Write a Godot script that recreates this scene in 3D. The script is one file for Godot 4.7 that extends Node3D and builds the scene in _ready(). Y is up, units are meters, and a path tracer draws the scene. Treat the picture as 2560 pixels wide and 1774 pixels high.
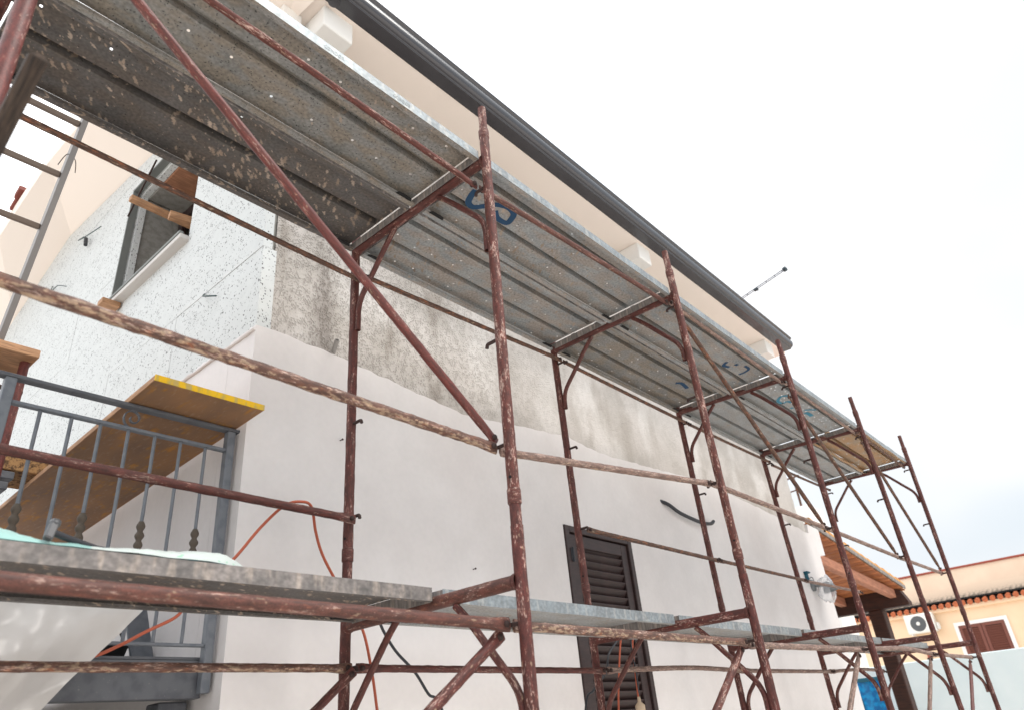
extends Node3D
# A house wall under repair behind a tube-and-frame scaffold, seen from below.
# x runs along the wall, y is up, z points from the wall to the street; metres.

const W := 0.998                      # depth of a scaffold frame
# where the uprights stand: at 1.6 m and at 4.3 m above ground, street side and wall side (none is quite plumb)
const FF0 := [-1.812, -0.009, 1.883, 3.752, 5.703, 7.258]
const FF1 := [-1.842, 0.023, 1.834, 3.728, 5.579, 7.343]
const FB0 := [-1.83, -0.012, 1.808, 3.647, 5.551, 7.153]
const FB1 := [-1.83, 0.008, 1.794, 3.615, 5.394, 7.248]
const WALL := -1.35                   # face of the plastered wall
const SIDE := -0.36                   # face of the gable wall
var M := {}                           # materials
var rng := RandomNumberGenerator.new()
var taken := {}

func fx(i: int, z: float, y: float) -> float:
	var t := (y - 1.6) / 2.7
	return lerpf(lerpf(FF0[i], FF1[i], t), lerpf(FB0[i], FB1[i], t), clampf(-z / W, 0.0, 1.0))

# ------------------------------------------------------------------ mesh builder
class MB:
	var v := PackedVector3Array()
	var n := PackedVector3Array()
	var t := PackedVector2Array()
	var i := PackedInt32Array()
	func vert(p: Vector3, nn: Vector3, uv := Vector2.ZERO) -> int:
		v.append(p); n.append(nn); t.append(uv)
		return v.size() - 1
	func tri_i(a: int, b: int, c: int) -> void:      # counter-clockwise from outside
		i.append(a); i.append(c); i.append(b)
	func tri(a: Vector3, b: Vector3, c: Vector3, ua := Vector2.ZERO, ub := Vector2.ZERO, uc := Vector2.ZERO) -> void:
		var nn := (b - a).cross(c - a).normalized()
		tri_i(vert(a, nn, ua), vert(b, nn, ub), vert(c, nn, uc))
	func quad(a: Vector3, b: Vector3, c: Vector3, d: Vector3, ua := Vector2(0, 0), ub := Vector2(1, 0), uc := Vector2(1, 1), ud := Vector2(0, 1)) -> void:
		var nn := (b - a).cross(c - a)
		if nn.length() < 1e-10:
			nn = (c - a).cross(d - a)
		nn = nn.normalized()
		var k := vert(a, nn, ua)
		vert(b, nn, ub); vert(c, nn, uc); vert(d, nn, ud)
		tri_i(k, k + 1, k + 2); tri_i(k, k + 2, k + 3)
	func mquad(a: Vector3, b: Vector3, c: Vector3, d: Vector3) -> void:    # uv in metres from the dominant plane
		var nn := (b - a).cross(c - a).abs()
		var f := func(p: Vector3) -> Vector2:
			if nn.x > nn.y and nn.x > nn.z: return Vector2(p.z, p.y)
			if nn.y > nn.z: return Vector2(p.x, p.z)
			return Vector2(p.x, p.y)
		quad(a, b, c, d, f.call(a), f.call(b), f.call(c), f.call(d))
	# box with chamfered edges, in the frame xf, centred
	func box(xf: Transform3D, size: Vector3, c := 0.0) -> void:
		var h := size * 0.5
		c = minf(c, minf(h.x, minf(h.y, h.z)) * 0.8)
		var ax := [Vector3.RIGHT, Vector3.UP, Vector3.BACK]
		for k in 3:
			for s in [-1.0, 1.0]:
				var u: Vector3 = ax[(k + 1) % 3]
				var w: Vector3 = ax[(k + 2) % 3]
				var hu: float = h[(k + 1) % 3] - c
				var hw: float = h[(k + 2) % 3] - c
				var o: Vector3 = ax[k] * h[k] * s
				if s < 0.0:
					var q := u; u = w; w = q
					var g := hu; hu = hw; hw = g
				mq(xf, o - u * hu - w * hw, o + u * hu - w * hw, o + u * hu + w * hw, o - u * hu + w * hw)
		if c <= 0.0: return
		for k in 3:                      # edges along axis k
			var a: int = (k + 1) % 3
			var b: int = (k + 2) % 3
			for sa in [-1.0, 1.0]:
				for sb in [-1.0, 1.0]:
					var l: Vector3 = ax[k] * (h[k] - c)
					var p: Vector3 = ax[a] * h[a] * sa + ax[b] * (h[b] - c) * sb
					var q2: Vector3 = ax[a] * (h[a] - c) * sa + ax[b] * h[b] * sb
					if sa * sb > 0.0: mq(xf, p - l, q2 - l, q2 + l, p + l, true)
					else: mq(xf, q2 - l, p - l, p + l, q2 + l, true)
		for sx in [-1.0, 1.0]:
			for sy in [-1.0, 1.0]:
				for sz in [-1.0, 1.0]:
					var a2 := Vector3(h.x * sx, (h.y - c) * sy, (h.z - c) * sz)
					var b2 := Vector3((h.x - c) * sx, h.y * sy, (h.z - c) * sz)
					var c2 := Vector3((h.x - c) * sx, (h.y - c) * sy, h.z * sz)
					if sx * sy * sz > 0.0: tri(xf * a2, xf * b2, xf * c2)
					else: tri(xf * a2, xf * c2, xf * b2)
	func mq(xf: Transform3D, a: Vector3, b: Vector3, c: Vector3, d: Vector3, _e := false) -> void:
		var nn := (b - a).cross(c - a).abs()
		var k := 0 if nn.x >= nn.y and nn.x >= nn.z else (1 if nn.y >= nn.z else 2)
		var uv := []
		for p: Vector3 in [a, b, c, d]:
			# the long axis of the piece runs along u
			uv.append(Vector2(p.z, p.y) if k == 0 else (Vector2(p.x, p.z) if k == 1 else Vector2(p.x, p.y)))
		quad(xf * a, xf * b, xf * c, xf * d, uv[0], uv[1], uv[2], uv[3])
	func lbox(x0: float, x1: float, y0: float, y1: float, z0: float, z1: float, c := 0.0) -> void:
		box(Transform3D(Basis(), Vector3((x0 + x1) / 2, (y0 + y1) / 2, (z0 + z1) / 2)), Vector3(absf(x1 - x0), absf(y1 - y0), absf(z1 - z0)), c)
	# bar of rectangular section between two points; w across, h along `up`
	func bar(a: Vector3, b: Vector3, w: float, h: float, up := Vector3.UP, c := 0.0) -> void:
		var x := (b - a).normalized()
		var z := x.cross(up).normalized()
		var y := z.cross(x)
		box(Transform3D(Basis(x, y, z), (a + b) / 2), Vector3(a.distance_to(b), h, w), c)
	# round tube along a path; lump = mortar lumps, f0/f1 = crushed length at each end, hollow = open far end
	func tube(pts: Array, r: float, seg := 12, lump := 0.0, sd := 0, f0 := 0.0, f1 := 0.0, hollow := false, vlen := 2.4, v0 := 0.0) -> void:
		var P := PackedVector3Array()
		var step := 0.035 if lump > 0.0 else 10.0
		for k in pts.size() - 1:
			var a: Vector3 = pts[k]
			var b: Vector3 = pts[k + 1]
			var m := maxi(1, int(ceil(a.distance_to(b) / step)))
			if k == 0 and f0 > 0.0 and lump <= 0.0: m = 12
			if k == pts.size() - 2 and f1 > 0.0 and lump <= 0.0: m = 12
			for j in m: P.append(a.lerp(b, float(j) / m))
		P.append(pts[pts.size() - 1])
		var ns := FastNoiseLite.new()
		ns.seed = sd; ns.frequency = 22.0; ns.fractal_octaves = 2
		var L := PackedFloat32Array([0.0])
		for k in range(1, P.size()): L.append(L[k - 1] + P[k].distance_to(P[k - 1]))
		var total := L[L.size() - 1]
		var side := Vector3.ZERO
		var base := v.size()
		for k in P.size():
			var d: Vector3
			if k == 0: d = (P[1] - P[0]).normalized()
			elif k == P.size() - 1: d = (P[k] - P[k - 1]).normalized()
			else: d = ((P[k] - P[k - 1]).normalized() + (P[k + 1] - P[k]).normalized()).normalized()
			if side == Vector3.ZERO:
				var ref := Vector3.BACK if absf(d.z) < 0.9 else Vector3.UP
				side = (ref - d * ref.dot(d)).normalized()
			else: side = (side - d * side.dot(d)).normalized()
			var oth := d.cross(side)
			var fl := 0.0
			if f0 > 0.0: fl = maxf(fl, 1.0 - smoothstep(f0 * 0.55, f0 * 1.25, L[k]))
			if f1 > 0.0: fl = maxf(fl, 1.0 - smoothstep(f1 * 0.55, f1 * 1.25, total - L[k]))
			var ss := lerpf(1.0, 0.42, fl)
			var so := lerpf(1.0, 1.3, fl)
			for j in seg + 1:
				var th := TAU * j / seg
				var dirv := side * cos(th) * ss + oth * sin(th) * so
				var nn := (side * cos(th) / ss + oth * sin(th) / so).normalized()
				var rr := r
				if lump > 0.0:
					var q := ns.get_noise_3d(cos(th) * 0.03, sin(th) * 0.03, L[k]) 
					rr += lump * clampf(q * 1.6, -0.4, 1.0)
				vert(P[k] + dirv * rr, nn, Vector2(float(j) / seg, v0 + L[k] / vlen))
		for k in P.size() - 1:
			for j in seg:
				var a := base + k * (seg + 1) + j
				var b := a + seg + 1
				tri_i(a, b + 1, b); tri_i(a, a + 1, b + 1)
		for e in 2:
			var ring := base if e == 0 else base + (P.size() - 1) * (seg + 1)
			var cen := P[0] if e == 0 else P[P.size() - 1]
			var d2 := (P[0] - P[1]).normalized() if e == 0 else (P[P.size() - 1] - P[P.size() - 2]).normalized()
			if e == 1 and hollow:
				for j in seg:
					var o1 := v[ring + j]; var o2 := v[ring + j + 1]
					var i1 := cen + (o1 - cen) * 0.8; var i2 := cen + (o2 - cen) * 0.8
					quad(o1, o2, i2, i1)
					quad(i1, i2, i2 - d2 * 0.05, i1 - d2 * 0.05)
					tri(i1 - d2 * 0.05, i2 - d2 * 0.05, cen - d2 * 0.05)
			else:
				var c0 := vert(cen, d2, Vector2(0.5, v0))
				for j in seg:
					var a3 := vert(v[ring + j], d2, t[ring + j]); var b3 := vert(v[ring + j + 1], d2, t[ring + j + 1])
					if e == 1: tri_i(c0, a3, b3)
					else: tri_i(c0, b3, a3)
	# profile (x = radius, y = height) turned about an axis from `at` along `axis`
	func lathe(at: Vector3, axis: Vector3, prof: Array, seg := 16) -> void:
		var ref := Vector3.RIGHT if absf(axis.x) < 0.9 else Vector3.UP
		var s := (ref - axis * ref.dot(axis)).normalized()
		var o := axis.cross(s)
		var base := v.size()
		for k in prof.size():
			var p: Vector2 = prof[k]
			var a: Vector2 = prof[maxi(0, k - 1)]
			var b: Vector2 = prof[mini(prof.size() - 1, k + 1)]
			var tg := (b - a).normalized()
			for j in seg + 1:
				var th := TAU * j / seg
				var dirv := s * cos(th) + o * sin(th)
				vert(at + dirv * p.x + axis * p.y, (dirv * tg.y - axis * tg.x).normalized(), Vector2(float(j) / seg, p.y * 4.0))
		for k in prof.size() - 1:
			for j in seg:
				var a := base + k * (seg + 1) + j
				var b := a + seg + 1
				tri_i(a, a + 1, b + 1); tri_i(a, b + 1, b)
	# polygon (2D, counter-clockwise) pushed out along an axis frame: p = o + ex*x + ey*y ; thickness along ez
	func prism(poly: PackedVector2Array, o: Vector3, ex: Vector3, ey: Vector3, ez: Vector3, d: float) -> void:
		if Geometry2D.is_polygon_clockwise(poly): poly.reverse()
		var flip := ex.cross(ey).dot(ez) < 0.0
		var ids := Geometry2D.triangulate_polygon(poly)
		for s in [0.0, d]:
			for k in range(0, ids.size(), 3):
				var q := []
				for j in 3:
					var p := poly[ids[k + j]]
					q.append([o + ex * p.x + ey * p.y + ez * s, p])
				var nn := ez * (1.0 if s > 0.0 else -1.0)
				var ccw: bool = (q[1][0] - q[0][0]).cross(q[2][0] - q[0][0]).dot(nn) > 0.0
				var a := vert(q[0][0], nn, q[0][1]); var b := vert(q[1][0], nn, q[1][1]); var c := vert(q[2][0], nn, q[2][1])
				if ccw: tri_i(a, b, c)
				else: tri_i(a, c, b)
		for k in poly.size():
			var p := poly[k]; var p2 := poly[(k + 1) % poly.size()]
			var a := o + ex * p.x + ey * p.y; var b := o + ex * p2.x + ey * p2.y
			if flip: mquad(b, a, a + ez * d, b + ez * d)
			else: mquad(a, b, b + ez * d, a + ez * d)
	func mesh(m: Material = null) -> ArrayMesh:
		var arr := []
		arr.resize(Mesh.ARRAY_MAX)
		arr[Mesh.ARRAY_VERTEX] = v; arr[Mesh.ARRAY_NORMAL] = n; arr[Mesh.ARRAY_TEX_UV] = t; arr[Mesh.ARRAY_INDEX] = i
		var am := ArrayMesh.new()
		am.add_surface_from_arrays(Mesh.PRIMITIVE_TRIANGLES, arr)
		if m: am.surface_set_material(0, m)
		return am

# ------------------------------------------------------------------ scene helpers
func numbered(called: String) -> String:
	if not taken.has(called):
		taken[called] = 0
		return called
	taken[called] += 1
	return "%s_%03d" % [called, taken[called]]

func thing(called: String, label: String, category: String, at: Vector3, group := "") -> Node3D:
	var o := Node3D.new()
	o.name = numbered(called)
	add_child(o)
	o.position = at
	o.set_meta("label", label); o.set_meta("category", category)
	if group != "": o.set_meta("group", group)
	return o

# a part; meshes are written in world coordinates, so a part of a thing steps back by the thing's place
func part(parent: Node3D, called: String, mb: MB, m: Material) -> MeshInstance3D:
	var o := MeshInstance3D.new()
	o.name = called
	o.mesh = mb.mesh(m)
	o.cast_shadow = GeometryInstance3D.SHADOW_CASTING_SETTING_ON
	if parent is MeshInstance3D: o.position = Vector3.ZERO
	else: o.position = -parent.position
	parent.add_child(o, true)
	return o

func solo(called: String, label: String, category: String, mb: MB, m: Material, group := "") -> MeshInstance3D:
	var o := MeshInstance3D.new()
	o.name = numbered(called)
	o.mesh = mb.mesh(m)
	add_child(o)
	o.set_meta("label", label); o.set_meta("category", category)
	if group != "": o.set_meta("group", group)
	return o

func structure(called: String, mb: MB, m: Material) -> MeshInstance3D:
	var o := MeshInstance3D.new()
	o.name = called
	o.mesh = mb.mesh(m)
	add_child(o)
	o.set_meta("kind", "structure")
	return o

func arc(pts: Array, rad: float, k := 6) -> Array:      # rounds the inner corners of a path
	var out := [pts[0]]
	for j in range(1, pts.size() - 1):
		var p: Vector3 = pts[j]
		var a: Vector3 = p + (pts[j - 1] - p).limit_length(rad)
		var b: Vector3 = p + (pts[j + 1] - p).limit_length(rad)
		for s in k + 1:
			var u := float(s) / k
			out.append(a * (1 - u) * (1 - u) + p * 2 * u * (1 - u) + b * u * u)
	out.append(pts[pts.size() - 1])
	return out

func curve(pts: Array, per := 6) -> Array:             # smooth line through points
	var out := []
	for j in pts.size() - 1:
		var p0: Vector3 = pts[maxi(0, j - 1)]
		var p1: Vector3 = pts[j]
		var p2: Vector3 = pts[j + 1]
		var p3: Vector3 = pts[mini(pts.size() - 1, j + 2)]
		for s in per: out.append(p1.cubic_interpolate(p2, p0, p3, float(s) / per))
	out.append(pts[pts.size() - 1])
	return out

# ------------------------------------------------------------------ scene
func _ready() -> void:
	rng.seed = 4711
	var cam := Camera3D.new()
	cam.name = "camera"
	cam.position = Vector3(-1.9927, 1.5107, 1.6652)
	cam.rotation_degrees = Vector3(28.3305, -51.0859, -5.7332)
	cam.fov = 52.731
	cam.near = 0.05; cam.far = 400.0
	var lens := CameraAttributesPhysical.new()          # wide lens nearly wide open, focused on the second frame
	lens.frustum_focal_length = 12.0 / tan(deg_to_rad(52.731 / 2.0))
	lens.frustum_focus_distance = 3.9
	lens.frustum_near = 0.05; lens.frustum_far = 400.0
	lens.exposure_aperture = 2.8
	cam.attributes = lens
	add_child(cam)
	cam.current = true
	var env := Environment.new()
	env.background_mode = Environment.BG_SKY
	env.sky = make_sky()
	env.ambient_light_source = Environment.AMBIENT_SOURCE_SKY
	env.tonemap_mode = Environment.TONE_MAPPER_LINEAR
	env.tonemap_exposure = 1.45
	env.sdfgi_enabled = true; env.ssao_enabled = true; env.ssil_enabled = true
	var we := WorldEnvironment.new()
	we.name = "world_environment"
	we.environment = env
	add_child(we)
	var sun := DirectionalLight3D.new()
	sun.name = "sun"
	sun.light_energy = 0.5
	sun.light_color = Color(1.0, 0.98, 0.95)
	sun.light_angular_distance = 24.0
	sun.shadow_enabled = true
	sun.rotation_degrees = Vector3(-56, 22, 0)
	add_child(sun)
	make_materials()
	build_ground()
	build_house()
	build_porch()
	build_neighbours()
	build_scaffold()
	build_landing()
	build_small_things()

# thin overcast: brighter overhead, a little bluer and darker towards the horizon, soft cloud edges
func make_sky() -> Sky:
	var w := 512; var h := 256
	var sun_dir := Basis.from_euler(Vector3(deg_to_rad(-56), deg_to_rad(22), 0)) * Vector3.BACK
	var im := Image.create(w, h, false, Image.FORMAT_RGBF)
	var ns := FastNoiseLite.new(); ns.seed = 3; ns.frequency = 1.1; ns.fractal_octaves = 4
	for y in h:
		var el := PI / 2 - PI * (y + 0.5) / h
		for x in w:
			var az := TAU * (x + 0.5) / w - PI
			var d := Vector3(sin(az) * cos(el), sin(el), -cos(az) * cos(el))
			var up := maxf(d.y, 0.0)
			var p := d / (0.35 + up)
			var c := clampf(0.28 + 1.4 * ns.get_noise_3d(p.x, 0.0, p.z), 0.0, 1.0)
			var glow := pow(maxf(0.0, d.dot(sun_dir)), 2.5)          # the veiled sun whitens its side of the sky
			var lum := (0.685 + 0.17 * up) * (0.95 + 0.06 * c) + 1.22 * glow
			var blue := Color(0.83, 0.915, 0.985)
			var white := Color(1.0, 1.005, 1.02)
			var k := blue.lerp(white, clampf(c * 0.95 + up * 0.2 + glow + 0.5 * sm(0.22, 0.04, up), 0.0, 1.0))
			im.set_pixel(x, y, Color(k.r * lum, k.g * lum, k.b * lum))
	var pm := PanoramaSkyMaterial.new()
	pm.panorama = ImageTexture.create_from_image(im)
	var s := Sky.new()
	s.sky_material = pm
	return s

func build_ground() -> void:
	var mb := MB.new()
	mb.quad(Vector3(-150, 0, 150), Vector3(150, 0, 150), Vector3(150, 0, -150), Vector3(-150, 0, -150))
	structure("ground", mb, M.ground)

# ------------------------------------------------------------------ computed textures
func nz(w: int, h: int, sd: int, freq: float, oct := 4, sx := 1, sy := 1, cell := false) -> PackedByteArray:
	var q := FastNoiseLite.new()
	q.seed = sd; q.frequency = freq; q.fractal_octaves = oct
	q.noise_type = FastNoiseLite.TYPE_CELLULAR if cell else FastNoiseLite.TYPE_SIMPLEX_SMOOTH
	var im := q.get_seamless_image(maxi(16, w / sx), maxi(16, h / sy), false, false, 0.12)
	im.convert(Image.FORMAT_L8)
	if im.get_width() != w or im.get_height() != h: im.resize(w, h, Image.INTERPOLATE_CUBIC)
	return im.get_data()

func sm(a: float, b: float, x: float) -> float:
	var k := clampf((x - a) / (b - a), 0.0, 1.0)
	return k * k * (3.0 - 2.0 * k)

func tex(im: Image) -> ImageTexture:
	im.generate_mipmaps()
	return ImageTexture.create_from_image(im)

func bump(h: PackedByteArray, w: int, hh: int, k: float) -> ImageTexture:
	var im := Image.create_from_data(w, hh, false, Image.FORMAT_L8, h)
	im.convert(Image.FORMAT_RGBA8)
	im.bump_map_to_normal_map(k)
	return tex(im)

func rgb_image(w: int, h: int, f: Callable) -> Image:
	var d := PackedByteArray()
	d.resize(w * h * 3)
	for k in w * h:
		var c: Color = f.call(k)
		d[k * 3] = int(clampf(c.r, 0, 1) * 255.0); d[k * 3 + 1] = int(clampf(c.g, 0, 1) * 255.0); d[k * 3 + 2] = int(clampf(c.b, 0, 1) * 255.0)
	return Image.create_from_data(w, h, false, Image.FORMAT_RGB8, d)

func mat(c: Color, rough := 0.8, metal := 0.0, t: Texture2D = null, nt: Texture2D = null, ns := 1.0) -> StandardMaterial3D:
	var m := StandardMaterial3D.new()
	m.albedo_color = c; m.roughness = rough; m.metallic = metal
	if t: m.albedo_texture = t
	if nt:
		m.normal_enabled = true; m.normal_texture = nt; m.normal_scale = ns
	return m

func tri_mat(m: StandardMaterial3D, s: float) -> StandardMaterial3D:
	m.uv1_triplanar = true; m.uv1_world_triplanar = true
	m.uv1_scale = Vector3(s, s, s)
	return m

# painted scaffold tube, all sides of it: primer, rust, dried mortar splashes and cement dust
func tube_mat(sd: int, c1: Color, c2: Color, rust: float, dust: float, crust: float, rough := 0.66) -> StandardMaterial3D:
	var w := 128; var h := 1280
	var a := nz(w, h, sd, 0.012, 4)
	var r := nz(w, h, sd + 1, 0.03, 5)
	var s := nz(w, h, sd + 2, 0.15, 3, 1, 2)
	var s3 := nz(w, h, sd + 7, 0.06, 4, 1, 2)
	var s2 := nz(w, h, sd + 5, 0.03, 5, 1, 3)
	var b := nz(w, h, sd + 3, 0.05, 5, 1, 1)
	var b2 := nz(w, h, sd + 6, 0.014, 3, 1, 2)
	var g := nz(w, h, sd + 4, 0.25, 2)
	var rc := Color8(142, 84, 54); var dc := Color8(188, 164, 152); var cc := Color8(166, 142, 118)
	var hgt := PackedByteArray(); hgt.resize(w * h)
	var f := func(k: int) -> Color:
		var u := float(k % w) / w
		var low := 0.5 + 0.5 * cos((u - 0.25) * TAU)          # mortar drips hang on the underside of a lying tube
		var c := c1.lerp(c2, a[k] / 255.0)
		var x := sm(1.0 - rust, 1.3 - rust, r[k] / 255.0 * 0.75 + s[k] / 255.0 * 0.25)
		c = c.lerp(rc, x * 0.8)
		var pt := s2[k] / 255.0
		var dd := sm(0.86 - dust * 0.36, 0.93 - dust * 0.34, s[k] / 255.0 * 0.52 + pt * 0.48)       # specks, thicker in patches
		dd = maxf(dd, sm(0.62, 0.95, pt + dust * 0.12) * 0.5 * dust)                              # thin film of cement
		c = c.lerp(dc, dd * (0.5 + 0.38 * dust))
		var q := sm(0.80 - crust * (0.16 + 0.26 * low), 0.90 - crust * (0.12 + 0.22 * low), b[k] / 255.0 * 0.62 + b2[k] / 255.0 * 0.38)
		c = c.lerp(cc, q * 0.8)
		hgt[k] = int(clampf(90.0 + q * 90.0 + dd * 40.0 + g[k] * 0.2, 0, 255))
		var e := (0.8 + 0.4 * g[k] / 255.0) * (0.74 + 0.5 * s3[k] / 255.0)
		return Color(c.r * e, c.g * e, c.b * e)
	var im := rgb_image(w, h, f)
	return mat(Color.WHITE, rough, 0.0, tex(im), bump(hgt, w, h, 2.2), 0.6)

func blot(im: Image, cx: float, cy: float, rx: float, ry: float, ang: float, col: Color, ns: FastNoiseLite) -> void:
	var w := im.get_width(); var h := im.get_height()
	var R := int(ceil(maxf(rx, ry) * 1.5)) + 1
	var ca := cos(ang); var sa := sin(ang)
	for y in range(-R, R + 1):
		for x in range(-R, R + 1):
			var p := (x * ca + y * sa) / rx; var q := (-x * sa + y * ca) / ry
			var e := sqrt(p * p + q * q) + 0.75 * ns.get_noise_2d(cx * 3.0 + x, cy * 3.0 + y)
			if e < 1.0:
				var X := posmod(int(cx) + x, w); var Y := clampi(int(cy) + y, 0, h - 1)
				im.set_pixel(X, Y, im.get_pixel(X, Y).lerp(col, 0.9 if e < 0.75 else 0.5))

# galvanised deck sheet, 2 m x 0.6 m: zinc spangle, brown cement film, splashes, black flecks
func deck_mat(sd: int, c1: Color, c2: Color, film: Color, filmk: float, splash: int, fleck: int, metal := 0.35) -> StandardMaterial3D:
	var w := 896; var h := 288
	var a := nz(w, h, sd, 0.008, 4)
	var b := nz(w, h, sd + 1, 0.02, 5, 2, 1)
	var g := nz(w, h, sd + 2, 0.11, 3)
	var f := func(k: int) -> Color:
		var c := c1.lerp(c2, a[k] / 255.0)
		c = c.lerp(film, filmk * sm(0.3, 0.75, b[k] / 255.0))
		var e := 0.85 + 0.3 * g[k] / 255.0
		return Color(c.r * e, c.g * e, c.b * e)
	var im := rgb_image(w, h, f)
	var r := RandomNumberGenerator.new(); r.seed = sd
	var ns := FastNoiseLite.new(); ns.seed = sd; ns.frequency = 0.16
	for k in fleck:
		blot(im, r.randf() * w, r.randf() * h, r.randf_range(0.6, 2.0), r.randf_range(0.5, 1.2), r.randf() * PI, c1.darkened(0.6), ns)
	var heart := Vector2.ZERO
	for k in splash:
		# flung mortar: bursts of long drops, all thrown roughly the same way
		if k % 16 == 0: heart = Vector2(r.randf() * w, r.randf() * h)
		var s := pow(r.randf(), 3.5)
		var at := heart + Vector2(r.randfn(0.0, 70.0), r.randfn(0.0, 34.0))
		if at.y < 2.0 or at.y > h - 2.0: continue
		blot(im, at.x, at.y, 1.2 + s * 12.0, 0.8 + s * 3.6, r.randfn(0.95, 0.22), Color8(190, 172, 156).lerp(Color8(146, 128, 112), r.randf()), ns)
	return mat(Color.WHITE, 0.62, metal, tex(im), bump(g, w, h, 1.0), 0.25)

func wood_tex(sd: int, c1: Color, c2: Color, dark: float) -> ImageTexture:
	var w := 512; var h := 256
	var a := nz(w, h, sd, 0.05, 4, 8, 1)
	var b := nz(w, h, sd + 1, 0.16, 3, 16, 1)
	var l := nz(w, h, sd + 2, 0.012, 3)
	return tex(rgb_image(w, h, func(k: int) -> Color:
		var c := c1.lerp(c2, a[k] / 255.0)
		var e := 1.0 - dark * sm(0.55, 0.9, b[k] / 255.0) - 0.2 * (l[k] / 255.0 - 0.5)
		return Color(c.r * e, c.g * e, c.b * e)))

func make_materials() -> void:
	M.std = tube_mat(11, Color8(98, 48, 40), Color8(83, 45, 38), 0.24, 0.8, 0.25)       # front uprights, dusted with cement
	M.std2 = tube_mat(21, Color8(92, 40, 35), Color8(76, 40, 34), 0.26, 0.64, 0.55)       # splashed uprights
	M.inner = tube_mat(31, Color8(90, 44, 38), Color8(76, 41, 35), 0.22, 0.52, 0.35)         # wall-side uprights and transoms
	M.red = tube_mat(41, Color8(104, 48, 42), Color8(88, 43, 38), 0.22, 0.48, 0.25, 0.5) # cleaner red braces
	M.brown = tube_mat(81, Color8(102, 60, 50), Color8(80, 49, 42), 0.36, 0.55, 0.35, 0.6)  # rusty brown rails
	M.crust = tube_mat(51, Color8(108, 76, 64), Color8(84, 58, 49), 0.4, 0.66, 0.85)       # caked ledgers
	M.rust = tube_mat(61, Color8(92, 65, 51), Color8(74, 52, 42), 0.5, 0.45, 0.28)          # rusty ledgers
	M.pale = tube_mat(71, Color8(132, 107, 96), Color8(108, 84, 75), 0.3, 0.74, 0.45)       # pale dusty ledgers
	M.deck_brown = deck_mat(101, Color8(104, 100, 98), Color8(84, 81, 79), Color8(98, 89, 82), 0.7, 1100, 500, 0.2)
	M.deck_grey = deck_mat(111, Color8(152, 150, 147), Color8(130, 129, 126), Color8(144, 130, 114), 0.6, 60, 2600, 0.25)
	M.deck_blue = deck_mat(121, Color8(166, 168, 168), Color8(142, 145, 146), Color8(168, 148, 132), 0.45, 160, 700)
	M.deck_rust = deck_mat(131, Color8(156, 142, 126), Color8(168, 138, 104), Color8(172, 130, 88), 0.7, 160, 300, 0.2)
	M.deck_clean = deck_mat(141, Color8(176, 178, 178), Color8(154, 157, 158), Color8(158, 148, 138), 0.35, 50, 160, 0.45)
	# edge of the planks: zinc with run-down cement wash
	var w := 512; var h := 128
	var a := nz(w, h, 151, 0.02, 4); var b := nz(w, h, 152, 0.06, 4, 1, 6); var c := nz(w, h, 153, 0.12, 3)
	M.zinc = mat(Color.WHITE, 0.5, 0.45, tex(rgb_image(w, h, func(k: int) -> Color:
		var q := Color8(156, 165, 170).lerp(Color8(128, 133, 136), a[k] / 255.0)
		q = q.lerp(Color8(184, 182, 178), sm(0.5, 0.85, b[k] / 255.0) * 0.6)
		var e := 0.88 + 0.24 * c[k] / 255.0
		return Color(q.r * e, q.g * e, q.b * e))))
	M.zinc_dirty = mat(Color.WHITE, 0.7, 0.15, tex(rgb_image(w, h, func(k: int) -> Color:
		var q := Color8(158, 150, 146).lerp(Color8(112, 108, 106), a[k] / 255.0)
		q = q.lerp(Color8(196, 180, 166), sm(0.45, 0.95, b[k] / 255.0) * 0.6)
		var e := 0.84 + 0.3 * c[k] / 255.0
		return Color(q.r * e, q.g * e, q.b * e))))
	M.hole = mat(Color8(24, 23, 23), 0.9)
	M.iron = mat(Color8(58, 40, 36), 0.75)
	# walls
	w = 512; h = 512
	a = nz(w, h, 201, 0.008, 3); b = nz(w, h, 202, 0.03, 5); c = nz(w, h, 203, 0.2, 3)
	M.plaster = tri_mat(mat(Color.WHITE, 0.92, 0.0, tex(rgb_image(w, h, func(k: int) -> Color:
		var q := Color8(230, 226, 225).lerp(Color8(222, 216, 214), a[k] / 255.0)
		var e := 0.975 + 0.03 * b[k] / 255.0 + 0.02 * (c[k] / 255.0 - 0.5)
		return Color(q.r * e, q.g * e, q.b * e))), bump(b, w, h, 1.5), 0.25), 0.22)
	M.cream = tri_mat(mat(Color8(246, 234, 224), 0.9, 0.0, null, bump(c, w, h, 1.0), 0.15), 0.8)
	M.white = tri_mat(mat(Color8(236, 234, 230), 0.85, 0.0, null, bump(c, w, h, 1.0), 0.12), 0.8)
	M.cement = tri_mat(mat(Color8(150, 148, 144), 0.92, 0.0, tex(rgb_image(w, h, func(k: int) -> Color:
		var e := 0.78 + 0.25 * b[k] / 255.0 + 0.14 * (c[k] / 255.0)
		return Color(e, e, e * 0.99))), bump(b, w, h, 3.0), 0.6), 0.9)
	M.render = rough_concrete()
	# expanded polystyrene with dark beads
	w = 1024
	var im := Image.create(w, w, false, Image.FORMAT_RGB8)
	var l := nz(w, w, 221, 0.01, 3)
	for y in w:
		for x in w:
			var e := 0.82 + 0.03 * l[y * w + x] / 255.0
			im.set_pixel(x, y, Color(e * 0.985, e, e * 1.0))
	var r := RandomNumberGenerator.new(); r.seed = 77
	var ns := FastNoiseLite.new(); ns.seed = 5; ns.frequency = 0.2
	var dn := FastNoiseLite.new(); dn.seed = 8; dn.frequency = 0.006
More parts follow.
